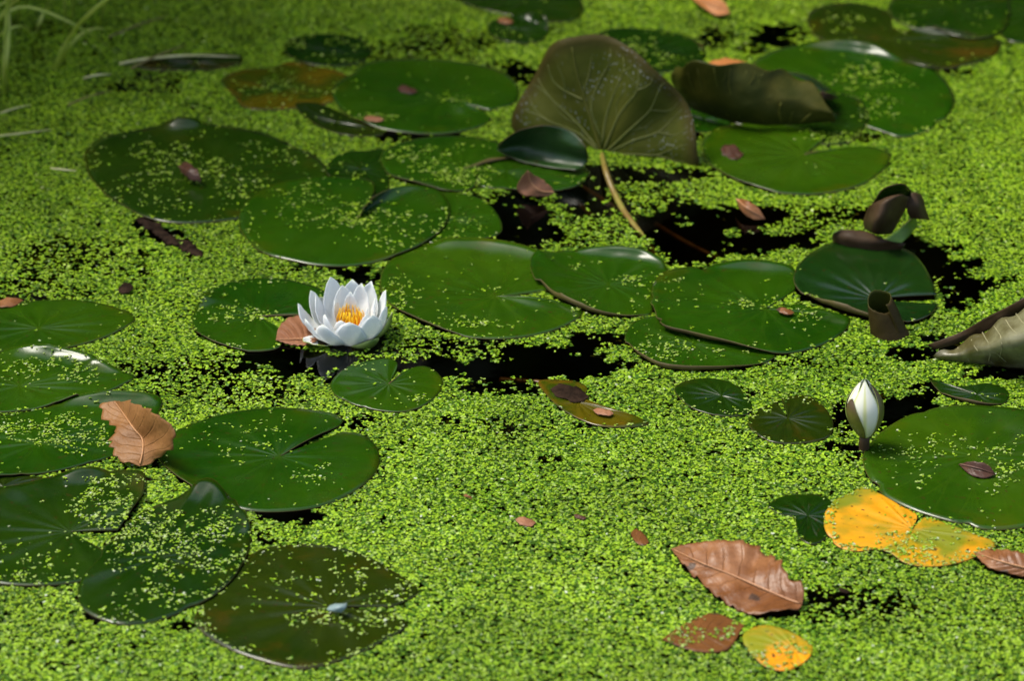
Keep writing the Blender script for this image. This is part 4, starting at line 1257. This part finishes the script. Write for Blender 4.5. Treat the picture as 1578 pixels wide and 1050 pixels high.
# --- rotten bark in the water
C = crom([G(214,338,.000),G(236,352,.001),G(258,366,.002),G(285,380,.001),G(314,397,-.001)], 60)
C[:, :2] += 0.006 * (np.stack([fbm(np.linspace(0, 14, 60), np.ones(60), 4), fbm(np.linspace(0, 14, 60), np.ones(60), 14)], 1) - 0.5)
V, F = tube(C, (0.005, 0.010, 0.006, 0.009, 0.010, 0.004), 14)
V = np.array(V)
ctr = np.repeat(C, 14, 0)
V = ctr + (V - ctr) * (0.45 + 1.1 * fbm(V[:, 0] * 260, V[:, 1] * 260 + V[:, 2] * 200, 3, 3)[:, None]) * np.array([1, 1, 0.35])
tag(mesh_obj("rotten_bark", V, F, M['wood'], None, G(262, 368, 0)), "dark strip of rotten bark at the rim of the pad with the brown scrap", "bark")
FLAT.append((None, V, F, 0.30, 0.0))

# ================================================================== sedge and straws
def ribbon(pts, w, n=22, side=(1, 0.15, 0)):
    C = crom([G(*p) for p in pts], n)
    s = np.linspace(0, 1, n)
    ww = w * 0.36 * np.minimum(1, (1 - s) * 3 + 0.05) * (0.75 + 0.25 * np.minimum(1, s * 6))
    t = np.gradient(C, axis=0); t /= np.linalg.norm(t, axis=1)[:, None]
    sd_ = np.cross(t, TOCAM * 1.0 + np.array([0.25, 0, 0.2])); sd_ /= np.linalg.norm(sd_, axis=1)[:, None] + 1e-9
    fold = np.cross(sd_, t)
    return np.stack([C - sd_ * ww[:, None], C - fold * ww[:, None] * 0.4, C + sd_ * ww[:, None]], 1)

def tuft(label, base, blades, mat='blade'):
    T = thing("sedge_tuft", G(*base), label, "sedge", "sedge at the pond's edge")
    for pts, w in blades:
        grid_obj("blade", ribbon(pts, w), [M[mat], M[mat]], T, front=TOCAM, thick=0.0004)
    return T
tuft("sedge tuft of two long arching blades rising from the duckweed", (82, 112),
     [([(79,114,-.01),(84,104,.006),(104,62,.045),(132,26,.085),(172,-6,.12),(230,-40,.15)], .0075),
      ([(84,112,-.01),(92,96,.010),(108,70,.035),(130,49,.050),(150,43,.048),(166,45,.042)], .0065)])
tuft("tall upright sedge tuft with one blade arching over to the water", (8, 152),
     [([(5,156,-.01),(6,110,.034),(8,60,.075),(12,0,.125),(16,-60,.18)], .0060),
      ([(10,152,-.01),(10,100,.045),(14,40,.09),(10,-30,.14)], .0065),
      ([(-14,60,.04),(-4,34,.07),(12,18,.086),(34,10,.092),(60,14,.09),(96,28,.078),(140,52,.048),(178,80,.0)], .0055),
      ([(-14,66,.03),(4,50,.05),(22,41,.058),(40,42,.05),(54,60,.012)], .0050),
      ([(-10,38,.08),(8,16,.10),(30,-4,.125),(60,-30,.16)], .0050),
      ([(-12,12,.11),(10,2,.12),(30,-8,.13)], .003)])
tuft("dim sedge tuft of thin upright blades in the shade of the bank", (102, 52),
     [([(101,54,-.01),(100,20,.03),(98,-40,.09)], .0045), ([(113,36,-.01),(112,0,.035),(118,-50,.09)], .0035),
      ([(154,46,-.01),(158,20,.022),(168,-10,.055)], .0035), ([(55,58,-.01),(60,36,.018),(70,16,.030),(80,9,.028)], .0055),
      ([(30,40,-.01),(28,10,.03),(36,-40,.09)], .004), ([(70,20,-.01),(74,-6,.03),(60,-50,.08)], .004)])
tuft("shaded sedge tuft growing on the dark bank", (30, 5),
     [([(40,10,.01),(44,-20,.05),(60,-70,.10)], .004), ([(20,18,.01),(12,-20,.05),(0,-80,.1)], .004), ([(-5,40,.0),(-8,0,.05),(-16,-60,.1)], .005)])

def straw(label, pts, w, mat='straw'):
    C = crom([G(*p) for p in pts], 14)
    C[:, 2] -= 0.0012
    v_, f_ = tube(C, (w * 0.32, w * 0.30, w * 0.12), 6)
    tag(mesh_obj("floating_straw", v_, f_, M[mat], None, C[7]), label, "straw", "straws floating on the duckweed")
straw("thin pale straw on duckweed between the sedge and the dark scrap pad", [(-10,209,.003),(40,203,.004),(80,198,.003)], .0035)
straw("short pale straw touching the rim of the large dark pad", [(78,258,.003),(98,260,.004),(118,262,.003)], .0045)
straw("pale straw at the foot of the tall upright sedge", [(0,173,.003),(24,165,.005),(48,160,.003)], .0035)
straw("short yellowish straw beyond the two arching sedge blades", [(128,119,.003),(150,114,.006),(172,113,.003)], .0045)
straw("long pale straw lying across the sunken pad near the sedge", [(184,97,.003),(220,90,.008),(290,84,.010),(368,86,.006)], .0060)
straw("brown straw crossing the long pale straw", [(202,104,.003),(240,85,.011),(284,68,.009)], .0050, 'straw_brown')
straw("brownish sunken straw in duckweed beyond the yellowing pad", [(105,160,.0025),(140,146,.003),(172,138,.0025)], .004, 'straw_brown')
straw("faint brown straw in the far duckweed behind the sunken pad", [(168,55,.003),(220,34,.005),(262,22,.003)], .004, 'straw_brown')

# ================================================================== duckweed
allV, allF, fpad, ft = [], [], [], []
off = 0
for k, (o, V, F, dw, edge) in enumerate(FLAT):
    allV.append(np.asarray(V)); 
    nf = len(F)
    for i, f in enumerate(F):
        allF.append([int(q) + off for q in f]); fpad.append(k); ft.append(min(1.0, i / (nf * 0.94)))
    off += len(V)
BVH = BVHTree.FromPolygons(np.vstack(allV).tolist(), allF)

HOLES = [  # open dark water: (u, v, ru, rv, how empty)
 (802,340,52,34,.99),(770,312,34,14,.85),(842,296,50,16,.9),(905,292,48,30,.97),(930,320,40,14,.8),(1020,268,66,10,.95),(1062,352,62,36,.99),(1120,336,70,13,.9),(1110,378,90,20,.96),
 (1205,372,60,12,.93),(1168,330,36,15,.9),(985,392,55,8,.8),(1046,395,34,14,.97),(890,372,44,10,.5),
 (1425,392,46,18,.99),(1462,415,44,22,.99),(1484,452,28,22,.96),(1395,376,40,10,.9),(1510,440,20,14,.85),(1290,330,50,14,.45),
 (452,556,84,20,.99),(415,548,44,12,.95),(520,578,60,12,.96),(560,426,36,14,.97),(470,414,60,5,.6),
 (640,566,70,10,.95),(712,568,66,12,.97),(800,572,60,16,.98),(872,560,72,19,.985),(930,526,52,10,.92),(700,540,120,16,.5),(780,600,60,10,.8),(845,540,60,9,.8),(960,560,30,10,.8),
 (1405,628,56,19,.99),(1362,652,22,18,.95),(1440,600,36,8,.85),(1560,574,50,12,.97),(1480,540,40,10,.93),(1418,545,42,9,.9),(1560,430,20,8,.4),(1458,525,30,8,.8),
 (455,796,62,8,.95),(1290,690,30,9,.8),(1300,650,22,26,.75),(1196,55,42,17,.97),(1105,62,24,13,.85),(1160,75,30,8,.7),(800,118,32,17,.94),(780,98,30,8,.6),
 (660,210,70,5,.9),(520,302,40,6,.5),(262,362,36,12,.85),(300,392,22,8,.8),(222,345,24,7,.8),(196,136,26,7,.8),(230,128,60,22,.35),(1430,150,20,6,.4),(1130,418,60,6,.9),
 (30,548,60,4,.9),(110,636,70,5,.8),(232,690,22,12,.8),(150,950,26,9,.8),(282,965,26,7,.8),(590,540,40,10,.55),(560,560,90,14,.55),
 (330,575,160,28,.42),(400,610,80,20,.40),(130,400,110,30,.40),(60,440,90,20,.45),(1000,300,90,36,.30),(900,345,80,30,.35),(1230,345,120,30,.35),(1120,605,60,10,.3),
 (590,80,160,26,.40),(700,60,70,22,.35),(1300,935,110,22,.45),(1250,920,40,12,.6),(800,660,80,12,.25),(850,705,26,6,.6),(560,650,40,10,.5),(690,648,26,8,.6),
 (60,60,90,40,.25),(380,830,60,14,.35),(1180,560,80,8,.3),(1330,700,40,14,.4),
 (1060,470,20,40,.8),(1000,500,18,8,.9),(1218,440,14,14,.95),(640,215,60,6,.8),(1060,210,18,14,.9),(1075,190,12,20,.8),(1330,215,30,8,.7),(1480,110,40,5,.6),
]
SP_ = 0.0033
x0, x1 = G(-240, -150)[0], G(1820, -150)[0]
y0, y1 = G(789, 1230)[1], G(789, -150)[1]
gx, gy = np.meshgrid(np.arange(x0, x1, SP_), np.arange(y0, y1, SP_))
gx, gy = gx.ravel(), gy.ravel()
gx = gx + (RNG.random(gx.size) - 0.5) * SP_ * 1.3
gy = gy + (RNG.random(gy.size) - 0.5) * SP_ * 1.3
uu, vv = toUV(gx, gy)
# full cover where it can be told apart, thinning out into the far cover round about
out_ = np.maximum(np.maximum(-70 - uu, uu - 1650) / 150, np.maximum(-25 - vv, vv - 1080) / 120)
keep = RNG.random(gx.size) > sstep(0.0, 1.0, out_ + 0.5 * (fbm(gx * 12, gy * 12, 33) - 0.5)) ** 0.6
edge_th = np.arctan2(gy - 3.0, gx)
keep &= np.hypot(gx, gy - 3.0) < np.array([pond_edge(t) for t in np.linspace(-math.pi, math.pi, 721)])[np.clip(((edge_th + math.pi) / (2 * math.pi) * 720).astype(int), 0, 720)] * 0.998
fbp = G(541, 517)
keep &= np.hypot(gx - fbp[0], gy - fbp[1]) > 0.040
gx, gy, uu, vv = gx[keep], gy[keep], uu[keep], vv[keep]
n1 = fbm(gx * 38, gy * 38, 50, 4)
n2 = fbm(gx * 110, gy * 110, 60, 3)
n3 = fbm(gx * 7, gy * 7, 70, 3)
dens = np.ones(gx.size)
for (cu, cv, ru, rv, s) in HOLES:
    if s > 0.8: ru, rv = ru * 1.12, rv * 1.15
    m = (np.abs(uu - cu) < ru * 2) & (np.abs(vv - cv) < rv * 2.2)
    q = ((uu[m] - cu) / ru) ** 2 + ((vv[m] - cv) / rv) ** 2
    q = q + 2.3 * (n1[m] - 0.5) + 2.0 * (n2[m] - 0.5)
    dens[m] *= 1 - s * sstep(1.25, 0.75, q)
small_gap = sstep(0.28, 0.19, n2 * 0.55 + n1 * 0.45)
dens *= 1 - 0.85 * small_gap
dens *= 0.97 - 0.20 * sstep(0.50, 0.34, n1)

HEAPS = [  # duckweed that has gathered on pads: (u, v, ru, rv, how thick)
 (712,274,58,17,1.0),(640,240,40,16,.25),(1398,838,46,18,1.0),(1450,862,60,12,.6),(300,262,62,22,.55),(360,285,70,18,.55),(240,238,50,14,.3),(420,240,60,18,.3),(535,336,58,18,.85),(470,305,60,16,.35),(600,350,70,30,.22),
 (200,812,80,34,.85),(160,770,40,26,.6),(262,838,60,26,.7),(340,840,44,50,.75),(250,905,40,34,.5),(40,870,60,30,.3),(60,664,100,22,.85),(130,690,50,14,.6),(70,566,90,12,.55),(128,582,42,12,.85),(20,640,50,12,.5),
 (1195,470,62,12,.85),(1240,492,34,9,.5),(690,502,110,10,.5),(624,452,26,26,.4),(995,436,46,8,.55),(880,410,30,12,.3),(1020,545,46,22,.5),(1100,550,50,12,.25),(520,960,80,18,.55),(540,905,50,22,.35),(450,900,40,20,.3),(600,930,40,30,.5),
 (1330,122,60,20,.40),(1350,165,40,18,.3),(1393,40,20,12,.95),(1310,30,30,10,.4),(1285,215,46,9,.7),(545,566,44,10,.45),(640,622,50,10,.55),(360,486,54,16,.45),(1560,716,60,26,.6),(1450,690,60,20,.3),(1400,720,50,30,.2),
 (1300,852,50,9,.9),(1490,862,50,12,.8),(1225,1012,40,22,.9),(1160,1020,30,14,.8),(1180,1036,50,8,.9),(1040,985,30,20,.7),(690,152,36,9,.3),(578,184,30,6,.5),(430,136,54,14,.5),(400,690,60,24,.2),(470,730,50,20,.3),(1010,90,60,18,.45),(740,60,60,14,.4),(1075,975,60,20,.5),(870,250,60,6,.5),(1130,640,40,10,.4),(1180,622,40,14,.5),(700,350,40,24,.4),
]
hp = np.zeros(gx.size)
for (cu, cv, ru, rv, s) in HEAPS:
    m = (np.abs(uu - cu) < ru * 2) & (np.abs(vv - cv) < rv * 2.2)
    q = ((uu[m] - cu) / ru) ** 2 + ((vv[m] - cv) / rv) ** 2 + 2.2 * (n1[m] - 0.5) + 2.4 * (n2[m] - 0.5)
    hp[m] = np.maximum(hp[m], s * sstep(1.3, 0.5, q))
rnd = RNG.random(gx.size)
down = Vector((0, 0, -1))
cz = np.zeros(gx.size); ok = np.zeros(gx.size, bool); onpad = np.zeros(gx.size, bool)
heap = fbm(gx * 27, gy * 27, 90, 4)
fine = fbm(gx * 95, gy * 95, 95, 3)
for i in range(gx.size):
    loc, nor, fi, dist = BVH.ray_cast(Vector((gx[i], gy[i], 0.3)), down)
    if loc is None:
        if rnd[i] < dens[i]:
            ok[i] = True
    else:
        k = fpad[fi]
        dw, edge = FLAT[k][3], FLAT[k][4]
        t = ft[fi]
        # heaps gather where the noise is high and towards the middle of a pad
        h = heap[i] + (0.10 * (0.45 - t) if edge == 0 else 0.10 * (t - 0.6))
        d = hp[i] * 0.80 * (0.25 + 1.3 * float(sstep(0.40, 0.62, fine[i]))) + 0.33 * dw * (1.55 * float(sstep(0.60 - 0.32 * dw, 0.70 - 0.28 * dw, h)) * (0.30 + 1.0 * float(sstep(0.42, 0.60, fine[i]))) + 0.055)
        if t > 0.82:
            d = d + (edge * 1.3 * (t - 0.82) / 0.18) * (0.3 + heap[i])
        if t > 0.96:
            d += 0.05
        if rnd[i] < d:
            ok[i] = True; onpad[i] = True; cz[i] = loc.z + 0.0005
sel = np.where(ok)[0]
cx, cy, cz, cpad = gx[sel], gy[sel], cz[sel], onpad[sel]
cn1, cn3, cv = n1[sel], n3[sel], vv[sel]
cdens = np.where(cpad, 0.5, dens[sel])

nf_ = np.where(cpad, RNG.choice([1, 2, 3], cx.size, p=[.38, .36, .26]), RNG.choice([1, 2, 3, 4], cx.size, p=[.12, .30, .38, .20]))
idx = np.repeat(np.arange(cx.size), nf_)
first = np.r_[0, np.cumsum(nf_)[:-1]]
order = np.arange(idx.size) - first[idx]
n = idx.size
ang0 = RNG.random(cx.size) * 2 * math.pi
low = (RNG.random(cx.size) < 0.13) & ~cpad                     # clumps pushed just under the surface
csc = np.where(cpad, 0.45 + 0.80 * RNG.random(cx.size) ** 1.3, 0.66 + 0.62 * RNG.random(cx.size) ** 1.4)
head = ang0[idx] + order * 2.1 + RNG.normal(0, 0.35, n)
L = 0.0035 * np.where(cpad[idx], 0.86, 1.0) * csc[idx] * (0.78 + 0.4 * RNG.random(n))
W = L * (0.68 + 0.16 * RNG.random(n))
px_ = cx[idx] + np.cos(head) * L * 0.46
py_ = cy[idx] + np.sin(head) * L * 0.46
pz_ = np.where(cpad[idx], cz[idx] + 0.0003 * order + 0.0003, np.where(low[idx], -0.0022 + 0.0014 * RNG.random(n), 0.0003 + 0.0011 * RNG.random(n)))
tilt = np.where(cpad[idx], 0.10, 0.21)
tx, ty = RNG.normal(0, 1, n) * tilt, RNG.normal(0, 1, n) * tilt
# rim of a frond: an egg shape, with a low dome
K = 5
th = np.arange(K) / K * 2 * math.pi
ex = np.cos(th)[None] * (0.5 * L)[:, None]
ey = np.sin(th)[None] * (0.5 * W)[:, None] * (1 - 0.16 * np.cos(th))[None]
lx = np.concatenate([np.zeros((n, 1)), ex], 1)
ly = np.concatenate([np.zeros((n, 1)), ey], 1)
lz = np.concatenate([np.full((n, 1), 0.00030), np.zeros((n, K))], 1) + lx * tx[:, None] + ly * ty[:, None]
ch, sh = np.cos(head)[:, None], np.sin(head)[:, None]
VX = px_[:, None] + lx * ch - ly * sh
VY = py_[:, None] + lx * sh + ly * ch
VZ = pz_[:, None] + lz
VZ = np.where(cpad[idx][:, None], np.maximum(VZ, (cz[idx] - 0.0002)[:, None]), VZ)
VV = np.stack([VX, VY, VZ], -1).reshape(-1, 3).astype(np.float32)
b = (np.arange(n) * (K + 1))[:, None]
tri = np.stack([np.broadcast_to(b, (n, K)), b + 1 + np.arange(K)[None], b + 1 + (np.arange(K)[None] + 1) % K], -1).reshape(-1, 3).astype(np.int32)

# colour of each frond: fresh yellow-green, older deep green, a few bleached
c_lo, c_hi, c_old, c_pale, c_white = (np.array(c) for c in ((0.121, 0.250, 0.004), (0.315, 0.465, 0.026), (0.044, 0.115, 0.005), (0.38, 0.48, 0.16), (0.52, 0.58, 0.42)))
mixv = np.clip(0.5 * RNG.random(n) + 0.35 * RNG.random(cx.size)[idx] + 0.55 * (cn3[idx] - 0.35), 0, 1)[:, None]
col = c_lo * (1 - mixv) + c_hi * mixv
old = (RNG.random(n) < 0.30)[:, None]
col = np.where(old, c_old * (0.8 + 0.6 * RNG.random((n, 1))), col)
r2 = RNG.random(n)
pal = np.where(cpad[idx], r2 < 0.42, r2 < 0.13)[:, None]
pk = np.where(cpad[idx], 0.65, 0.45)[:, None]
col = np.where(pal, col * (1 - pk) + c_pale * pk, col)
r3 = RNG.random(n)
wh = np.where(cpad[idx], r3 < 0.035, r3 < 0.004)[:, None]
col = np.where(wh, c_white * (0.7 + 0.3 * RNG.random((n, 1))), col)
col = col * (0.80 + 0.40 * RNG.random((n, 1)))
patch = 0.72 + 0.62 * fbm(cx * 17, cy * 17, 140, 4)
col = col * np.where(cpad[idx], 1.0, patch[idx])[:, None]
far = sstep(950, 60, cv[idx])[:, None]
col = col * (1 - far * np.array([0.12, 0.10, 0.60]))  # fronds tinted darker with distance, in place of dimmer far light
C4 = np.concatenate([np.repeat(col, K + 1, 0), np.ones((n * (K + 1), 1))], 1).astype(np.float32)

# lower layer: older fronds packed flat under the top ones
lo = np.where((~onpad) & ok & (dens > 0.72))[0]
lo = np.concatenate([lo, lo[RNG.random(lo.size) < 0.35]])
m2 = lo.size
lx0 = gx[lo] + RNG.normal(0, 0.0016, m2); ly0 = gy[lo] + RNG.normal(0, 0.0016, m2)
la = RNG.random(m2) * 6.283; lr = 0.0024 * (0.75 + 0.5 * RNG.random(m2))
q4 = np.arange(4) / 4 * 2 * math.pi
LV = np.stack([lx0[:, None] + np.cos(la[:, None] + q4) * lr[:, None], ly0[:, None] + np.sin(la[:, None] + q4) * lr[:, None] * 0.85,
               0.00025 + 0.0003 * RNG.random((m2, 1)) + RNG.normal(0, 0.00012, (m2, 4))], -1).reshape(-1, 3).astype(np.float32)
lb = (np.arange(m2) * 4)[:, None] + len(VV)
lt = np.concatenate([lb + np.array([[0, 1, 2]]), lb + np.array([[0, 2, 3]])], 1).reshape(-1, 3).astype(np.int32)
lc = np.array([0.038, 0.088, 0.004]) * (0.6 + 0.9 * RNG.random((m2, 1))) * np.array([1, 1, 1])
lc = lc * (0.6 + 0.8 * fbm(lx0 * 17, ly0 * 17, 140, 4))[:, None]
L4 = np.concatenate([np.repeat(lc, 4, 0), np.ones((m2 * 4, 1))], 1).astype(np.float32)
VV = np.concatenate([VV, LV]); tri = np.concatenate([tri, lt]); C4 = np.concatenate([C4, L4])

me = bpy.data.meshes.new("duckweed")
me.vertices.add(len(VV)); me.vertices.foreach_set("co", VV.ravel())
me.loops.add(tri.size); me.loops.foreach_set("vertex_index", tri.ravel())
me.polygons.add(len(tri)); me.polygons.foreach_set("loop_start", np.arange(0, tri.size, 3, dtype=np.int32))
me.update(calc_edges=True)
me.polygons.foreach_set("use_smooth", np.ones(len(tri), bool))
at = me.attributes.new("tint", 'FLOAT_COLOR', 'POINT')
at.data.foreach_set("color", C4.ravel())
me.materials.append(M['weed'])
me.validate()
o = bpy.data.objects.new("duckweed", me)
COL.objects.link(o)
tag(o, "bright green duckweed covering the pond between the lily pads", "duckweed", None, "stuff")
print("duckweed fronds", n, "tris", len(tri), "clusters", cx.size, m2)

# the same cover goes on round about, beyond what can be told apart
inner = [G(-75, 1085), G(1655, 1085), G(1655, -28), G(-75, -28)]
ring = []
m_in = crom(np.array(inner), 4, False)
def rays(q):
    th = math.atan2(q[1] - 3.0, q[0])
    r = pond_edge(th) * 0.985
    return np.array([r * math.cos(th), 3.0 + r * math.sin(th), 0.0])
poly = []
for a, b_ in zip(inner, inner[1:] + inner[:1]):
    for s in np.linspace(0, 1, 60, endpoint=False):
        q = a * (1 - s) + b_ * s
        cq = q - np.array([0, 3.4, 0])
        poly.append(q + cq / np.linalg.norm(cq) * 0.07 * float(fbm(q[0] * 25, q[1] * 25, 61, 3)))
V = []
for q in poly:
    e = rays(q)
    if np.hypot(q[0], q[1] - 3.0) > np.hypot(e[0], e[1] - 3.0):
        q = e * 0.999
    V += [np.array([q[0], q[1], 0.0006]), np.array([e[0], e[1], 0.0006])]
nn = len(poly)
F = [(2 * i, 2 * i + 1, 2 * ((i + 1) % nn) + 1, 2 * ((i + 1) % nn)) for i in range(nn)]
o = mesh_obj("duckweed_cover", V, F, M['weed_far'], smooth=False)
tag(o, "green duckweed cover over the rest of the pond", "duckweed", None, "stuff")
